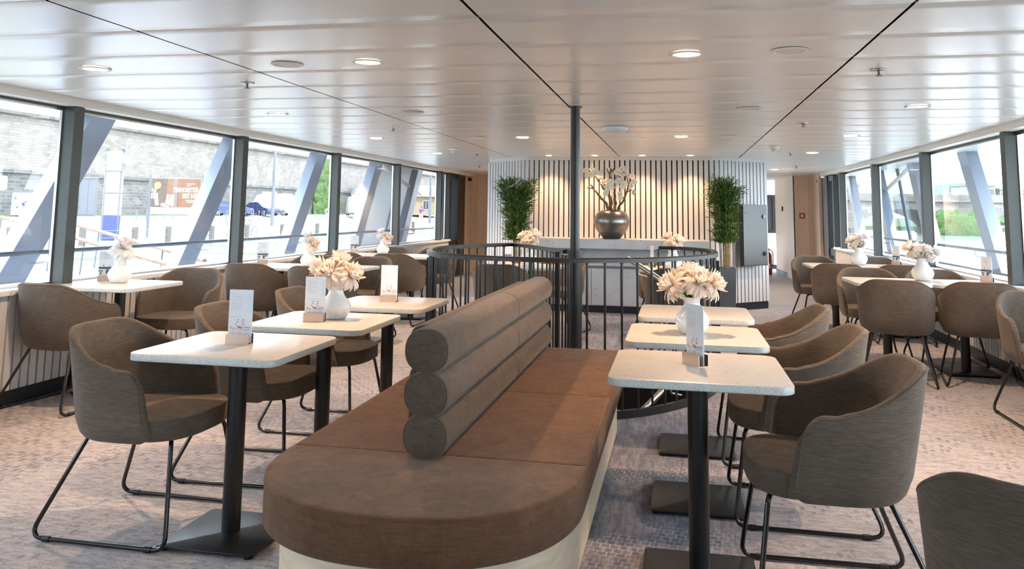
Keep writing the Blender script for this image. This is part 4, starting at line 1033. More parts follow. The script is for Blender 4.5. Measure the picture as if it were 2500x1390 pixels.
for i, (x_, y_, lab) in enumerate(((-2.59, 4.51, 'nearest on the left'), (-2.6, 7.18, 'second on the left'), (-2.62, 10.55, 'third on the left'), (-3.3, 13.45, 'farthest on the left'), (1.05, 4.49, 'nearest on the right'), (1.05, 7.09, 'second on the right'), (1.40, 10.55, 'third on the right'), (1.87, 13.43, 'farthest on the right'))):
    o = s0 if i == 0 else copy_tree(s0); o.location = (x_, y_, ZC-.003); tag(o, 'small metal ceiling sprinkler, '+lab, 'sprinkler', 'ceiling sprinklers')
o = MB().lathe([(.11, 0), (.115, -.012), (.11, -.03), (.085, -.045), (.04, -.052), (.001, -.053)], (-.535, 7.3, ZC-.004), 40).build('ceiling_dome', 'dome', smooth=50); tag(o, 'round white opal dome on the ceiling right of the pole', 'ceiling dome')
for (x_, y_, lab) in ((1.09, 9.5, 'on the right ahead of the corridor'), (-2.71, 9.7, 'on the left near the windows')):
    o = empty('smoke_detector', (x_, y_, ZC-.004)); tag(o, 'white smoke detector '+lab, 'smoke detector')
    MB().lathe([(.058, 0), (.058, -.02), (.05, -.026)], n=28).build('base', 'white', o, smooth=40); MB().lathe([(.045, -.026), (.038, -.045), (.014, -.062), (.001, -.064)], n=28).build('sensor_head', 'beige_blind', o, smooth=40)
# lamp light: warm spots at the fittings
def spot(x, y, z, e, ang, blend=.5, c=(1, .62, .36), r=.03, aim=None):
    L = bpy.data.lights.new('spot', 'SPOT'); L.energy = e; L.spot_size = math.radians(ang); L.spot_blend = blend; L.color = c; L.shadow_soft_size = r
    o_ = bpy.data.objects.new('lamp_beam', L); col.objects.link(o_); o_.location = (x, y, z)
    if aim: o_.rotation_euler = Vector(aim).to_track_quat('-Z', 'Y').to_euler()
for (x_, y_, _l) in LT:
    spot(x_, y_+(.13 if y_ < 5 else 0), ZC-.02, 90 if y_ > 14 else 46, 118, .5, (1, .65, .40))
for x_ in (-1.72, -1.085, -.446, .19): spot(x_, 10.93, ZC-.02, 26, 92, .9, (1, .60, .33), .03, (0, .22, -1))

# ------------------------------------------------------------ small wall fittings
def alarm(p, rotz, lab):
    o_ = empty('fire_alarm_button', p, rotz); tag(o_, lab, 'alarm')
    MB().box((-.055, -.03, -.055), (.055, 0, .055)).build('housing', 'red', o_); MB().box((-.025, -.034, -.025), (.025, -.03, .025)).build('push_plate', 'white', o_)
alarm((2.44, 16.90, 1.27), -.36, 'red fire alarm button with white centre on the right oak wall')
alarm((-3.85, 16.87, 1.24), .04, 'red fire alarm button with white centre on the left oak wall')
o = empty('fire_extinguisher', (1.93, 18.4, 0)); tag(o, 'red fire extinguisher standing at the end of the slatted block in the corridor', 'fire extinguisher')
MB().lathe([(.07, 0), (.075, .02), (.075, .40), (.06, .45), (.025, .48), (.022, .50)], n=28).build('cylinder', 'red', o, smooth=50)
MB().cyl((0, 0, .50), (0, 0, .54), .02, n=14).box((-.05, -.012, .54), (.03, .012, .56)).build('valve', 'black', o); MB().tube(smooth_curve([(.02, 0, .53), (.09, -.01, .48), (.095, -.01, .3), (.085, -.01, .18)], 5), .01, 8).build('hose', 'black', o, smooth=50)
MB().box((-.03, -.079, .14), (.03, -.072, .24)).build('label_plate', 'white', o)
o = empty('door_contact', (-4.22, 16.25, 1.90)); tag(o, 'small dark sensor box high beside the left door', 'sensor'); MB().box((0, 0, 0), (.05, .12, .06)).build('case', 'black', o)
o = empty('door_contact', (2.62, 16.2, 1.90)); tag(o, 'small dark sensor box high beside the right door', 'sensor'); MB().box((0, 0, 0), (.05, .12, .06)).build('case', 'black', o)
o = MB().box((2.215, 18.2, 1.36), (2.235, 18.32, 1.46)).build('key_switch', 'black'); tag(o, 'small black switch on the oak corridor panel', 'switch')

# ------------------------------------------------------------ outside, quay side
g0 = -.1; g1 = .35
mb = MB(); prof = [(-6.3, -2.0), (-6.3, g0), (-43, g0), (-46, g1), (-110, g1)]
vs_ = [(x, -60, z) for x, z in prof]+[(x, 400, z) for x, z in prof]; L = len(prof)
mb.add(vs_, [(i, i+1, i+1+L, i+L) for i in range(L-1)]); struct(mb.build('ground_quay', 'gravel'), 'pale gravel and grass quay outside the left windows')
struct(MB().box((-43.25, -60, g0), (-43.0, 300, g0+.10)).build('trim_kerb', 'stone_grey'))
struct(MB().box((-110, -60, 8.8), (-56, 300, 9.0)).build('ground_terrace', 'asphalt'))
struct(MB().box((-53.9, -60, g1), (-50.5, 300, g1+.06)).build('ground_verge', 'lawn'))
mb = MB().box((-56, -60, g1), (-54, 300, 3.9), 1).box((-56, -60, 3.9), (-53.8, 300, 4.2), 1).box((-56, -60, 4.2), (-54.05, 300, 8.75), 0).box((-56, -60, 8.75), (-53.75, 300, 9.05), 1)
o = mb.build('terrace_wall', ['sandstone', 'sandstone_dark']); tag(o, 'tall sandstone block wall beyond the quay with dark ledge', 'wall')
o = empty('terrace_railing', (-53.9, 0, 9.05)); tag(o, 'dark railing along the top of the sandstone terrace wall', 'railing')
mb = MB().box((-.05, 20, 1.0), (.05, 200, 1.08)).box((-.03, 20, .10), (.03, 200, .15)); mb.build('rails', 'alu_side', o)
mb = MB()
for k in range(400): mb.box((-.02, 20+k*.45, .1), (.02, 20+k*.45+.05, 1.0))
tag(mb.build('bars', 'alu_side', o), kind='stuff')
o = MB(); 
for k in range(26): o.blob((-66-(k % 3)*3, 22+k*7.1, 11.2), (2.2, 3.0, 2.3), k, .25, 8)
o = o.build('terrace_trees', 'foliage', smooth=80); tag(o, 'row of clipped trees on the terrace above the wall', 'trees', kind='stuff')
mb = MB(); rr = random.Random(9)
for k in range(60): mb.blob((-53.7, 115.5+rr.uniform(0, 7.5), rr.uniform(.8, 7.6)), (.5, 1.5, 1.3), k, .25, 7)
o = mb.build('ivy', 'foliage', smooth=80); tag(o, 'bright green ivy covering a strip of the sandstone wall', 'ivy')
# yellow house
o = empty('quay_house', (-44, 138, g1)); o.rotation_euler = (0, 0, .82); tag(o, 'low yellow plastered house with slate roof beyond the quay', 'house')
MB().box((-13, -4, 0), (16, 4, 3.3)).build('walls', 'stucco', o)
mb = MB(); mb.add([(-13.6, -4.6, 3.3), (16.6, -4.6, 3.3), (16.6, 4.6, 3.3), (-13.6, 4.6, 3.3), (-12, 0, 5.2), (15, 0, 5.2)], [(0, 1, 5, 4), (2, 3, 4, 5), (1, 2, 5), (3, 0, 4), (0, 3, 2, 1)]); mb.build('roof', 'slate_roof', o)
MB().box((-13.6, -4.65, 3.15), (16.6, -4.5, 3.4)).build('eaves', 'van_white', o)
for k in range(9):
    x = -11+k*3.1; wdw = MB().box((x-.6, -4.06, .9), (x+.6, -4.0, 2.5)).build('window', 'van_white', o); MB().box((x-.5, -4.08, 1.0), (x-.04, -4.05, 2.4)).box((x+.04, -4.08, 1.0), (x+.5, -4.05, 2.4)).build('pane', 'car_glass', wdw)
# ticket kiosk column
o = empty('information_pillar', (-22.2, 28.8, g0)); o.rotation_euler = (0, 0, .55); tag(o, 'square advertising pillar, blue below and white panels above, with glass lantern top', 'pillar')
MB().box((-.3, -.3, 0), (.3, .3, 2.78)).build('frame', 'kiosk_grey', o)
for (z0, z1, mt) in ((.05, .98, 'kiosk_blue'), (1.02, 1.86, 'van_white'), (1.90, 2.74, 'van_white')):
    for a in range(4):
        m4 = Matrix.Rotation(a*PI/2, 3, 'Z'); q = [m4 @ Vector(v_) for v_ in ((-.25, -.325, z0), (.25, -.325, z0), (.25, -.30, z0), (-.25, -.30, z0), (-.25, -.325, z1), (.25, -.325, z1), (.25, -.30, z1), (-.25, -.30, z1))]
        MB().add([tuple(v_) for v_ in q], [(0, 3, 2, 1), (4, 5, 6, 7), (0, 1, 5, 4), (1, 2, 6, 5), (2, 3, 7, 6), (3, 0, 4, 7)]).build('panel', mt, o)
mb = MB(); 
for sx_ in (-.28, .28):
    for sy_ in (-.28, .28): mb.cyl((sx_, sy_, 2.8), (sx_, sy_, 3.6), .02, n=8).cyl((sx_, sy_, 3.55), (sx_, sy_, 3.66), .02, .07, n=8)
mb.box((-.33, -.33, 2.76), (.33, .33, 2.82)); mb.build('lantern_frame', 'alu_side', o); MB().box((-.26, -.26, 2.82), (.26, .26, 3.6)).build('lantern_glass', 'acrylic', o)
MB().lathe([(.14, 2.82), (.16, 3.0), (.10, 3.2), (.02, 3.25)], n=16).build('globe_lamp', 'van_white', o, smooth=50); MB().cyl((.33, .1, 3.1), (.40, .1, 4.05), .018, n=8).box((.24, 0, 3.1), (.5, .2, 3.4)).build('antenna', 'van_white', o)
# billboard
o = empty('billboard', (-22.6, 31.7, g0)); o.rotation_euler = (0, 0, .20); tag(o, 'brown billboard on two posts reading TRENDSETTER SEIT 1471', 'billboard')
for x in (0, 2.3): MB().box((x-.05, -.05, 0), (x+.05, .05, 2.78)).build('post', 'kiosk_grey', o)
MB().box((.06, -.03, 1.05), (2.24, .03, 2.62)).build('backing', 'van_white', o); MB().box((.08, -.045, 1.36), (2.22, -.03, 2.60)).build('poster', 'billbrown', o)
MB().box((.08, -.05, 1.36), (.75, -.045, 2.60)).build('poster_shade', pbr('poster_grey_brown', (.06, .042, .03), .6), o); MB().box((1.0, -.05, 1.36), (1.22, -.045, 2.60)).build('poster_stripe', pbr('poster_taupe', (.10, .08, .066), .6), o)
mb = MB(); 
for k in range(14):
    t = PI+PI*k/13
for (x0, z0, w_, h_, r_) in ((.28, 1.42, .16, .55, .15), (.52, 1.40, .36, .14, -.12), (.70, 1.42, .14, .50, -.15), (.95, 1.40, .13, .50, 0), (.86, 1.45, .10, .42, .1)):
    c_, s_ = math.cos(r_), math.sin(r_); mb.add([(x0+c_*a-s_*b2, -.055, z0+s_*a+c_*b2) for a, b2 in ((0, 0), (w_, 0), (w_, h_), (0, h_))]+[(x0+c_*a-s_*b2, -.05, z0+s_*a+c_*b2) for a, b2 in ((0, 0), (w_, 0), (w_, h_), (0, h_))], [(0, 1, 2, 3), (0, 4, 5, 1), (1, 5, 6, 2), (2, 6, 7, 3), (3, 7, 4, 0)])
mb.build('white_shapes', 'van_white', o); MB().cyl((.34, -.052, 2.30), (.34, -.058, 2.30), .15, n=28).build('orange_disc', 'orangetxt', o)
def text(s_, size, loc, parent, mat, align='LEFT', rot=(PI/2, 0, 0), sp_=1., bold=.0):
    cu = bpy.data.curves.new('lettering', 'FONT'); cu.body = s_; cu.size = size; cu.align_x = align; cu.extrude = .002; cu.offset = bold; cu.space_character = sp_; cu.materials.append(M[mat])
    tmp = bpy.data.objects.new('tmp', cu); me_ = bpy.data.meshes.new_from_object(tmp); bpy.data.objects.remove(tmp)
    t = bpy.data.objects.new('lettering', me_); col.objects.link(t); t.parent = parent; t.location = loc; t.rotation_euler = rot; return t
t_ = text('TRENDSETTER', .27, (2.14, -.055, 2.02), o, 'van_white', 'RIGHT', bold=.012); t_.scale = (.62, 1, 1)
t_ = text('SEIT 1471', .27, (2.14, -.055, 1.76), o, 'van_white', 'RIGHT', bold=.012); t_.scale = (.62, 1, 1)
t_ = text('FINS', .30, (.30, -.06, 1.72), o, 'van_white', 'LEFT', (PI/2, -PI/2, 0), bold=.01); t_.scale = (.8, 1, 1)
mb = MB()
for (x, z, w_) in ((1.62, 2.36, .34), (1.62, 2.28, .2), (1.60, 1.63, .46), (1.66, 1.55, .3), (.3, 1.22, .5), (1.6, 1.22, .12)): mb.box((x, -.055, z), (x+w_, -.048, z+.035))
mb.build('small_print', 'van_white', o)
o = empty('utility_cabinet', (-48.9, 60.4, g1), .6); tag(o, 'tall grey utility cabinet standing at the wall behind the advertising pillar', 'cabinet')
MB().box((-.65, -.5, 0), (.65, .5, 3.2)).build('body', 'kiosk_grey', o); MB().box((-.58, -.54, .15), (-.02, -.5, 3.05)).box((.02, -.54, .15), (.58, -.5, 3.05)).build('door', 'kiosk_grey', o); MB().box((-.7, -.55, 3.2), (.7, .55, 3.3)).build('roof', 'silver', o)
o = empty('painted_container', (-50, 55, g1), .7); tag(o, 'low white container painted with blue and green figures at the wall', 'container')
MB().box((-1.0, -.5, .1), (1.0, .5, 1.85)).build('body', 'van_white', o); mb = MB(); rr = random.Random(12)
for k in range(16): x = rr.uniform(-.9, .7); z = rr.uniform(.3, 1.5); mb.box((x, -.52, z), (x+rr.uniform(.05, .22), -.5, z+rr.uniform(.05, .3)), k % 2)
mb.build('painting', ['kiosk_blue', 'teal'], o); MB().box((-1.03, -.53, 1.85), (1.03, .53, 1.93)).box((-.9, -.4, 0), (-.7, .4, .1)).box((.7, -.4, 0), (.9, .4, .1)).build('lid', 'kiosk_grey', o)
o = empty('quay_sign', (-14.0, 14.5, g0), .75); tag(o, 'small white rounded sign on a post near the gangway', 'sign')
MB().cyl((0, .03, 0), (0, .03, 2.0), .03, n=10).build('post', 'kiosk_grey', o); pl = MB().prism(rrect(.44, .30, .05, 5), -.01, .01).build('plate', 'van_white', o); pl.rotation_euler = (PI/2, 0, 0); pl.location = (0, 0, 1.84)
mb = MB()
for z in (1.90, 1.84, 1.78): mb.box((-.14, -.016, z), (.13, -.010, z+.012))
mb.build('sign_lines', 'kiosk_grey', o)
# bollards
bol = empty('bollard'); MB().cyl((0, 0, 0), (0, 0, .80), .05, .045, n=10).build('post', 'silver', bol, smooth=50); MB().lathe([(.05, .80), (.07, .84), (.06, .90), (.02, .93)], n=10).build('cap', 'silver', bol, smooth=50)
by = [40, 43, 60, 61.3, 63.8, 65, 67, 69, 72.5, 73.8, 76, 79, 80.2, 81.3, 83.5, 86, 91, 94]
for i, y_ in enumerate(by):
    o = bol if i == 0 else copy_tree(bol); o.location = (-43.9, y_, g0+.12); tag(o, 'short metal bollard in the row in front of the parked cars', 'bollard', 'bollards along the street')
# timber fence
fx = [(-22.2, 23.8), (-20.2, 24.8), (-19.4, 26.5), (-19.2, 28.2), (-18.9, 30.7), (-18.6, 33.0), (-18.3, 35.7), (-18.2, 39.3), (-17.8, 43), (-17.2, 46.5), (-16.6, 50.1), (-16.0, 55), (-15.4, 60)]
o = empty('post_and_wire_fence', (0, 0, g0)); tag(o, 'low fence of weathered timber posts and wires along the quay', 'fence')
for x, y_ in fx: MB().box((x-.08, y_-.08, -.05), (x+.08, y_+.08, .62)).build('post', 'wood_post', o)
for z in (.24, .50): MB().tube([(x, y_, z) for x, y_ in fx], .012, 6).build('wire', 'silver', o)
# bench
o = empty('bench', (-20.9, 36.3, g0)); o.rotation_euler = (0, 0, 1.2); tag(o, 'slatted metal bench beside the timber fence', 'bench')
for x in (-.7, .7): MB().tube(fillet([(x, .05, .80), (x, -.1, .42), (x, -.45, .42), (x, -.45, 0)], .04, 4), .022, 8).cyl((x, -.12, .42), (x, -.05, 0), .022, n=8).build('leg', 'silver', o)
for k in range(4): MB().box((-.8, -.42+k*.09, .44), (.8, -.36+k*.09, .465)).build('seat_slat', 'silver', o)
for k in range(4): MB().box((-.8, -.06+k*.035, .52+k*.085), (.8, -.04+k*.035, .57+k*.085)).build('back_slat', 'silver', o)
# street lights with signs
for (x, y_, sz, h_, lab) in ((-30.3, 57.4, 3.62, .72, 'tall grey lamp post with two white signs in front of the wall'), (-24.5, 79.2, 3.0, .66, 'grey lamp post with two white signs near the yellow house')):
    o = empty('street_lamp', (x, y_, g0)); tag(o, lab, 'street lamp'); MB().cyl((0, 0, 0), (0, 0, 8), .13, .08, n=14).build('pole', 'kiosk_grey', o, smooth=50)
    MB().tube(smooth_curve([(0, 0, 8), (.3, 0, 8.4), (1.3, 0, 8.5)], 4), .05, 8).build('arm', 'kiosk_grey', o, smooth=50)
    MB().box((-.50, -.15, sz), (-.12, -.13, sz+h_)).build('sign', 'van_white', o); MB().box((.14, -.15, sz-.1), (.52, -.13, sz+h_-.1)).build('sign', 'van_white', o)
# cars
def vehicle(name, loc, rot, lab, cat, paint, L_, H_, W_, side, glassz, kind):
    o = empty(name, loc, rot); tag(o, lab, cat); mb = MB(); pts = side
    n_ = len(pts); vs_ = []
    for sgn, ins in ((-1, .0), (-1, .06), (1, .06), (1, .0)): pass
    ys = [-W_/2+.10, -W_/2, W_/2, W_/2-.10]
    rings = []
    for y_, sc in ((-W_/2, .965), (-W_/2+.06, 1.0), (W_/2-.06, 1.0), (W_/2, .965)):
        rings.append([(p[0]*sc, y_*(1 if p[1] < glassz else 1-.18*(p[1]-glassz)/(H_-glassz)), p[1]) for p in pts])
    for r in rings: mb.v += r
    for j in range(3):
        for i in range(n_):
            a = j*n_+i; b2 = j*n_+(i+1) % n_; mb.f.append((a, b2, b2+n_, a+n_)); mb.mi.append(0)
    mb.f.append(tuple(reversed(range(n_)))); mb.mi.append(0); mb.f.append(tuple(range(3*n_, 4*n_))); mb.mi.append(0)
    mb.build('body', paint, o, smooth=35)
    for x in (-L_*.31, L_*.31):
        for y_ in (-W_/2+.02, W_/2-.02):
            s_ = -1 if y_ < 0 else 1; w_ = MB().cyl((x, y_-s_*.2, .33), (x, y_+s_*.03, .33), .33, n=24).build('wheel', 'tyre', o, smooth=40); MB().cyl((x, y_+s_*.03, .33), (x, y_+s_*.045, .33), .21, n=18).build('rim', 'silver', w_, smooth=40)
    return o
car_side = [(-2.15, .35), (-2.2, .6), (-2.1, .95), (-1.75, 1.25), (-1.35, 1.47), (-.6, 1.55), (.2, 1.52), (.85, 1.15), (1.3, .98), (2.0, .85), (2.2, .62), (2.2, .35), (1.75, .25), (-1.7, .25)]
van_side = [(-2.6, .4), (-2.62, 1.0), (-2.6, 2.2), (-2.45, 2.5), (-2.0, 2.62), (1.1, 2.58), (1.6, 2.35), (1.95, 1.65), (2.55, 1.35), (2.7, .95), (2.7, .4), (2.2, .3), (-2.2, .3)]
o = vehicle('car', (-47.3, 80.6, g1), .35, 'dark blue hatchback parked at the wall', 'car', 'car_blue', 4.4, 1.55, 1.8, car_side, .95, 0)
mb = MB().add([(-1.72, -.86, 1.0), (.75, -.86, 1.0), (.25, -.76, 1.42), (-1.25, -.76, 1.40)], [(0, 1, 2, 3)]); mb.build('side_window', 'car_glass', o)
o = vehicle('car', (-46.4, 85.4, g1), -.4, 'second blue car parked in front of the white van', 'car', 'car_blue', 4.4, 1.55, 1.8, car_side, .95, 0)
MB().add([(.90, -.7, 1.14), (.90, .7, 1.14), (.28, .6, 1.50), (.28, -.6, 1.50)], [(0, 1, 2, 3)]).build('windscreen', 'car_glass', o)
o = vehicle('van', (-47.9, 90.3, g1), PI+.3, 'white delivery van with roof box parked at the wall', 'van', 'van_white', 5.2, 2.6, 2.0, van_side, 1.4, 1)
MB().box((-.5, -.5, 2.6), (1.0, .5, 2.85)).build('roof_box', 'van_white', o); MB().add([(1.2, .99, 1.35), (1.85, .95, 1.35), (1.5, .86, 2.1), (1.15, .88, 2.1)], [(0, 1, 2, 3)]).build('side_window', 'car_glass', o)
MB().box((-2.66, .72, .9), (-2.6, .95, 1.5)).box((-2.66, -.95, .9), (-2.6, -.72, 1.5)).build('tail_lamp', 'red', o)
o = vehicle('van', (-43.6, 105.8, g1), -1.1, 'white camper van facing the ship beside the column', 'van', 'van_white', 5.2, 2.6, 2.0, van_side, 1.4, 1)
MB().add([(1.65, -.8, 2.3), (1.65, .8, 2.3), (1.97, .9, 1.66), (1.97, -.9, 1.66)], [(0, 1, 2, 3)]).build('windscreen', 'car_glass', o); MB().box((-.5, -.5, 2.6), (1.0, .5, 2.85)).build('roof_box', 'van_white', o)

# people
def skin_mesh(name, joints, edges, mat, parent=None, sub=1):
    me = bpy.data.meshes.new(name); bm = bmesh.new(); lay = bm.verts.layers.skin.verify(); vv = []
    for (p, r) in joints:
        v_ = bm.verts.new(p); v_[lay].radius = (r, r); vv.append(v_)
    vv[0][lay].use_root = True
    for a, b2 in edges: bm.edges.new((vv[a], vv[b2]))
    bm.to_mesh(me); bm.free(); o_ = bpy.data.objects.new(name, me); col.objects.link(o_)
    o_.modifiers.new('skin', 'SKIN').use_smooth_shade = True; sb = o_.modifiers.new('sub', 'SUBSURF'); sb.levels = sub; sb.render_levels = sub
    me.materials.append(M[mat]); 
    if parent is not None: o_.parent = parent
    return o_
def person(loc, rot, lab, top, bottom, stride=.3, hair='hair'):
    o = empty('person', loc, rot); tag(o, lab, 'person'); s_ = stride
    J = [((0, 0, .95), .14), ((0, 0, 1.15), .12), ((0, 0, 1.38), .14), ((0, 0, 1.50), .055), ((0, .01, 1.60), .085), ((0, .01, 1.68), .09),
         ((.18, 0, 1.42), .055), ((.24, s_*.3, 1.15), .042), ((.24, s_*.7, .92), .034), ((.24, s_*.8, .84), .036),
         ((-.18, 0, 1.42), .055), ((-.24, -s_*.3, 1.15), .042), ((-.24, -s_*.3, .92), .034), ((-.24, -s_*.25, .84), .036),
         ((.09, 0, .85), .09), ((.10, s_*.5, .48), .06), ((.10, s_*.7, .08), .04), ((.10, s_*.7+.14, .03), .035),
         ((-.09, 0, .85), .09), ((-.10, -s_*.3, .48), .06), ((-.10, -s_*.9, .10), .04), ((-.10, -s_*.9+.12, .03), .035)]
    E = [(0, 1), (1, 2), (2, 3), (3, 4), (4, 5), (2, 6), (6, 7), (7, 8), (8, 9), (2, 10), (10, 11), (11, 12), (12, 13), (0, 14), (14, 15), (15, 16), (16, 17), (0, 18), (18, 19), (19, 20), (20, 21)]
    skin_mesh('body', J, E, 'skin', o)
    skin_mesh('shirt', [((0, 0, .98), .175), ((0, 0, 1.15), .15), ((0, 0, 1.40), .165), ((.19, 0, 1.42), .075), ((.235, s_*.2, 1.22), .065), ((-.19, 0, 1.42), .075), ((-.235, -s_*.2, 1.22), .065)], [(0, 1), (1, 2), (2, 3), (3, 4), (2, 5), (5, 6)], top, o)
    skin_mesh('trousers', [((0, 0, .96), .165), ((.09, 0, .84), .11), ((.10, s_*.5, .48), .085), ((.10, s_*.7, .14), .065), ((-.09, 0, .84), .11), ((-.10, -s_*.3, .48), .085), ((-.10, -s_*.9, .15), .065)], [(0, 1), (1, 2), (2, 3), (0, 4), (4, 5), (5, 6)], bottom, o)
    MB().blob((0, -.03, 1.68), (.115, .125, .12), 3, .05, 10).build('hair', hair, o, smooth=80)
    return o
person((-27.6, 86, g0), PI-.3, 'woman in a purple top and white trousers walking on the quay', 'purple', 'whitecloth', .3)
person((-26.9, 90.5, g0), 0, 'person in grey walking behind the lamp post', 'greycloth', 'greycloth', .25)
person((-25.6, 89.3, g0), PI+.6, 'person in a purple top and blue trousers walking near the glass door', 'purple', 'bluecloth', .35)
person((-24.9, 89.6, g0), PI+.6, 'person in a pink top and blue trousers beside the one in purple', 'pinkcloth', 'bluecloth', .3)
person((-54.6, 46.5, 9.05), PI/2, 'person in orange standing behind the terrace railing', 'orangetxt', 'bluecloth', .05)
person((-54.6, 50.5, 9.05), PI/2, 'person in pale green standing behind the terrace railing', 'palebluecloth', 'greycloth', .05)
# cyclist
b_ = empty('bicycle', (-33.5, 74.3, g0), .5); tag(b_, 'dark road bicycle ridden along the street', 'bicycle')
for x in (-.52, .52):
    mb = MB().tube([(x+.34*math.cos(2*PI*k/32), 0, .34+.34*math.sin(2*PI*k/32)) for k in range(32)], .018, 6, closed=True)
    for k in range(10): mb.cyl((x, 0, .34), (x+.33*math.cos(2*PI*k/10), 0, .34+.33*math.sin(2*PI*k/10)), .003, n=4)
    mb.build('wheel', 'tyre', b_, smooth=50)
MB().tube([(-.52, 0, .34), (-.08, 0, .32), (.38, 0, .80), (-.20, 0, .82), (-.08, 0, .32)], .017, 8).cyl((-.52, 0, .34), (-.20, 0, .82), .012, n=8).cyl((.36, 0, .9), (.52, 0, .34), .015, n=8).build('frame', 'car_blue', b_)
MB().tube(smooth_curve([(.50, -.2, .90), (.42, -.2, .98), (.38, 0, .98), (.42, .2, .98), (.50, .2, .90)], 4), .014, 6).build('handlebar', 'tyre', b_); MB().box((-.32, -.06, .90), (-.08, .06, .94)).cyl((-.20, 0, .8), (-.2, 0, .92), .014, n=6).build('saddle', 'tyre', b_)
o = empty('person', (-33.5, 74.3, g0), .5); tag(o, 'cyclist in a lime top and pale blue shorts leaning over the bicycle', 'person')
J = [((-.18, 0, 1.02), .13), ((-.02, 0, 1.22), .12), ((.16, 0, 1.38), .13), ((.26, 0, 1.44), .055), ((.34, .0, 1.50), .085), ((.36, 0, 1.56), .09), ((.2, .17, 1.36), .05), ((.32, .2, 1.16), .04), ((.44, .19, 1.0), .034), ((.2, -.17, 1.36), .05), ((.32, -.2, 1.16), .04), ((.44, -.19, 1.0), .034),
     ((-.12, .09, .96), .09), ((.16, .1, .78), .065), ((-.02, .1, .42), .045), ((.10, .1, .36), .035), ((-.12, -.09, .96), .09), ((.10, -.1, .62), .065), ((-.12, -.1, .26), .045), ((.02, -.1, .20), .035)]
E = [(0, 1), (1, 2), (2, 3), (3, 4), (4, 5), (2, 6), (6, 7), (7, 8), (2, 9), (9, 10), (10, 11), (0, 12), (12, 13), (13, 14), (14, 15), (0, 16), (16, 17), (17, 18), (18, 19)]
skin_mesh('body', J, E, 'skin', o); skin_mesh('shirt', [((-.14, 0, 1.06), .165), ((0, 0, 1.24), .15), ((.15, 0, 1.37), .15), ((.2, .17, 1.36), .07), ((.2, -.17, 1.36), .07)], [(0, 1), (1, 2), (2, 3), (2, 4)], 'limecloth', o)
skin_mesh('shorts', [((-.18, 0, 1.0), .15), ((-.1, .09, .95), .11), ((.12, .1, .80), .085), ((-.1, -.09, .95), .11), ((.07, -.1, .68), .085)], [(0, 1), (1, 2), (0, 3), (3, 4)], 'palebluecloth', o); MB().blob((.36, 0, 1.60), (.14, .11, .10), 1, .02, 10).build('helmet', 'limecloth', o, smooth=80)
# gangway
o = empty('gangway', (-9, 11.2, 0)); tag(o, 'gangway with two wooden handrails sloping down toward the ship', 'gangway'); P = lambda x, y_, z: (x+9, y_-11.2, z)
for (a, b2) in (((-12, 12.64, 1.06), (-6, 8.84, .60)), ((-12, 13.88, 1.03), (-6, 9.62, .60))):
    MB().cyl(P(*a), P(*b2), .028, n=12).build('handrail', 'teak', o, smooth=50); A = Vector(P(*a)); B = Vector(P(*b2))
    for k in range(6): q = A.lerp(B, k/5.); MB().cyl(tuple(q), tuple(q-Vector((.05, 0, .62))), .012, n=8).build('stanchion', 'kiosk_grey', o)
mb = MB(); d0 = Vector(P(-12, 12.6, .30)); d1 = Vector(P(-6, 8.8, -.05)); e0 = Vector(P(-12, 13.9, .30)); e1 = Vector(P(-6, 9.7, -.05)); dn = Vector((0, 0, .16))
mb.add([tuple(x) for x in (d0, d1, e1, e0, d0-dn, d1-dn, e1-dn, e0-dn)], [(0, 1, 2, 3), (7, 6, 5, 4), (0, 4, 5, 1), (1, 5, 6, 2), (2, 6, 7, 3), (3, 7, 4, 0)]); mb.build('deck', 'alu', o)
m = bpy.data.materials.new('white_membrane'); m.use_nodes = True; n = m.node_tree; n.nodes.clear()
o_ = n.nodes.new('ShaderNodeOutputMaterial'); d_ = n.nodes.new('ShaderNodeBsdfDiffuse'); t2 = n.nodes.new('ShaderNodeBsdfTranslucent'); mx = n.nodes.new('ShaderNodeMixShader')
d_.inputs[0].default_value = (.6, .6, .6, 1); t2.inputs[0].default_value = (.55, .55, .55, 1); mx.inputs[0].default_value = .6
n.links.new(d_.outputs[0], mx.inputs[1]); n.links.new(t2.outputs[0], mx.inputs[2]); n.links.new(mx.outputs[0], o_.inputs[0]); M['membrane'] = m
# leaning white partition panels outside, both sides
for sgn in (-1, 1):
    mir = (lambda x: x) if sgn < 0 else (lambda x: -1.56-x)
    o = empty('screen_panel', (mir(-5.3), 14.6, .66)); tag(o, 'leaning %s weather screen panel outside the %s windows' % (('white', 'left') if sgn < 0 else ('grey glazed', 'right')), 'screen')
    q = [(13.05, 0), (15.5, 0), (16.45, 1.44), (13.75, 1.44)]; vs_ = [(0, y_-14.6, z) for y_, z in q]+[(.03, y_-14.6, z) for y_, z in q]
    MB().add(vs_, [(0, 1, 2, 3), (7, 6, 5, 4), (0, 4, 5, 1), (1, 5, 6, 2), (2, 6, 7, 3), (3, 7, 4, 0)]).build('sheet', 'membrane' if sgn < 0 else 'glass', o)
    for a, b2 in ((13.05, 13.75), (14.2, 15.0), (15.5, 16.45)): MB().cyl((0, a-14.6, 0), (0, b2-14.6, 1.44), .03, n=8).build('mullion', 'van_white' if sgn < 0 and a < 15 else 'alu_side', o)
    b2 = MB().cyl((sgn*-.1, 13.85-14.6, 1.40), (sgn*-.1, 16.1-14.6, .93), .035, n=12).build('brace', 'white', o, smooth=50)

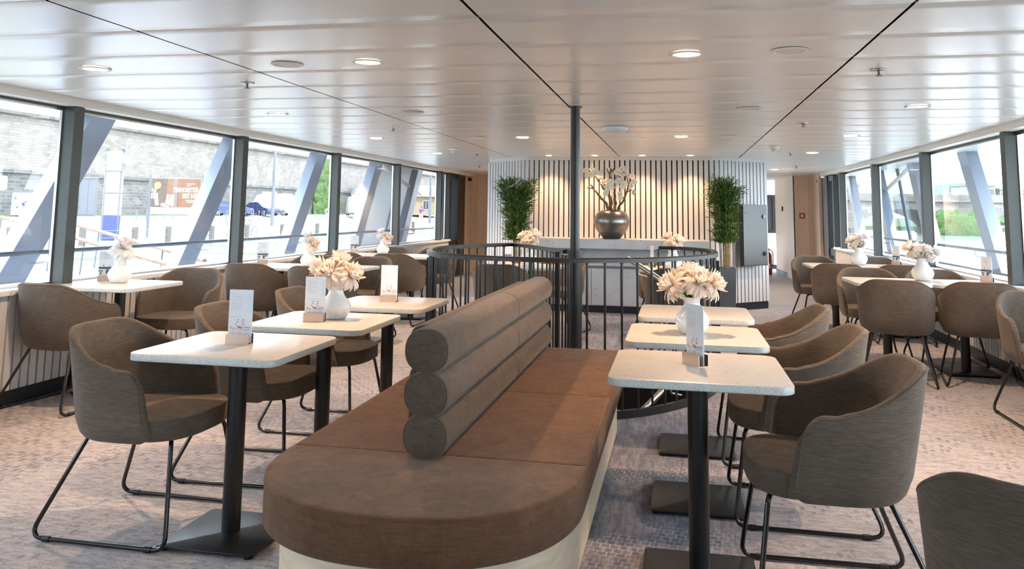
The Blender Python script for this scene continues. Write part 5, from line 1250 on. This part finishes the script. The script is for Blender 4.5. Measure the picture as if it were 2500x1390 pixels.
# ------------------------------------------------------------ outside, river side
struct(MB().box((3.95, -200, -1.3), (700, 1500, -1.0)).build('ground_river', 'water'), 'river water outside the right windows')
o = empty('stone_bridge', (0, 0, -1)); tag(o, 'old stone arch bridge crossing the river', 'bridge')
bd = Vector((1, .30, 0)).normalized(); b0 = Vector((4.5, 108, 0)); bn = Vector((-bd.y, bd.x, 0)); SPN = 17.6
mb = MB(); NSP = 12
for k in range(-1, NSP):
    K = 14
    for f_ in (0, 9.0):
        for j in range(K):
            x0 = 1.4+(SPN-2.8)*j/K; x1 = 1.4+(SPN-2.8)*(j+1)/K
            za = .3+2.9*math.sin(PI*j/K)**.6; zb = .3+2.9*math.sin(PI*(j+1)/K)**.6
            p0 = b0+bd*(k*SPN+x0)+bn*f_; p1 = b0+bd*(k*SPN+x1)+bn*f_
            mb.add([(p0.x, p0.y, za), (p1.x, p1.y, zb), (p1.x, p1.y, 4.2), (p0.x, p0.y, 4.2)], [(0, 1, 2, 3)])
    for j in range(K):
        x0 = 1.4+(SPN-2.8)*j/K; x1 = 1.4+(SPN-2.8)*(j+1)/K; za = .3+2.9*math.sin(PI*j/K)**.6; zb = .3+2.9*math.sin(PI*(j+1)/K)**.6
        p0 = b0+bd*(k*SPN+x0); p1 = b0+bd*(k*SPN+x1); q0 = p0+bn*9; q1 = p1+bn*9
        mb.add([(p0.x, p0.y, za), (p1.x, p1.y, zb), (q1.x, q1.y, zb), (q0.x, q0.y, za)], [(0, 1, 2, 3)])
s_ = b0-bd*SPN*1.5; e_ = b0+bd*SPN*NSP
mb.prism([(s_.x-bn.x*.3, s_.y-bn.y*.3), (e_.x-bn.x*.3, e_.y-bn.y*.3), (e_.x+bn.x*9.3, e_.y+bn.y*9.3), (s_.x+bn.x*9.3, s_.y+bn.y*9.3)], 4.2, 4.45)
mb.prism([(s_.x-bn.x*.2, s_.y-bn.y*.2), (e_.x-bn.x*.2, e_.y-bn.y*.2), (e_.x+bn.x*.15, e_.y+bn.y*.15), (s_.x+bn.x*.15, s_.y+bn.y*.15)], 4.45, 5.2)
mb.build('arches', 'bridge_stone', o)
for k in range(-1, NSP):
    c_ = b0+bd*(k*SPN); mb = MB()
    def ft(hw, fr): return [((c_+bd*a+bn*b2).x, (c_+bd*a+bn*b2).y) for a, b2 in ((-hw, 0), (-hw*.3, -fr), (hw*.3, -fr), (hw, 0), (hw, 9), (-hw, 9))]
    mb.prism(ft(2.3, 3.2), -.3, .25).prism(ft(2.0, 2.8), .25, .7).prism(ft(1.5, 1.8), .7, 4.2).prism(ft(1.8, 2.1), 4.2, 4.5).prism(ft(1.6, 1.9), 4.5, 5.2); mb.build('pier', 'bridge_stone', o)
for i, (x, y_, sx_, sy_, sz, n_) in enumerate(((34.2, 109, 5.5, 2.5, 2.3, 12), (70, 190, 20, 8, 4.0, 12), (30, 165, 5, 4, 2.0, 5), (140, 330, 40, 10, 6, 12))):
    mb = MB(); rr = random.Random(i)
    for k in range(n_): mb.blob((rr.uniform(-sx_, sx_)*.6, rr.uniform(-sy_, sy_)*.5, sz*.3), (sx_*.35, sy_*.4, sz*rr.uniform(.5, 1)), k+i*9, .3, 10)
    o = mb.build('riverside_bushes', 'foliage', smooth=80); o.location = (x, y_, -1); tag(o, ('bright green bushes on the far bank beside the bridge pier', 'dense trees on the far bank behind the bridge', 'low green shrubs on the far bank left of the pier', 'line of trees on the distant bank')[i], 'bushes')
struct(MB().box((5, 142, -1.0), (400, 600, -.4)).build('ground_far_bank', 'lawn'))
def bld(loc, w_, d_, h_, mat, lab, wr, wc, rot=.25, roof=None):
    o = empty('building', loc, rot); tag(o, lab, 'building'); MB().box((0, 0, 0), (w_, d_, h_)).build('walls', mat, o)
    if roof: MB().box((-.3, -.3, h_), (w_+.3, d_+.3, h_+.5)).build('roof', roof, o)
    for r in range(wr):
        for c_ in range(wc):
            x = w_*(c_+.5)/wc; z = h_*(.45+.5*(r+.5)/wr); MB().box((x-w_/wc*.3, -.12, z-h_*.4/wr*.5), (x+w_/wc*.3, 0, z+h_*.4/wr*.5)).build('window', 'car_glass', o)
bld((86, 284, -1), 4.0, 8, 12.6, 'teal', 'pale teal modern building rising behind the bridge', 3, 2)
bld((90.3, 285.5, -1), 4.5, 8, 13.0, 'tealdark', 'dark teal modern block adjoining the pale teal building', 3, 3)
bld((71.5, 220, -1), 6.5, 8, 9.9, 'paleb', 'pale stone building behind the bridge', 2, 4, .25, 'slate_roof')
bld((79, 222, -1), 14, 8, 9.0, 'paleb', 'long pale building behind the diagonal strut', 2, 8, .25, 'slate_roof')
bld((41, 213, -1), 3.5, 6, 9.5, 'paleb', 'square stone tower house behind the bridge on the far left', 2, 2, .2, 'slate_roof')
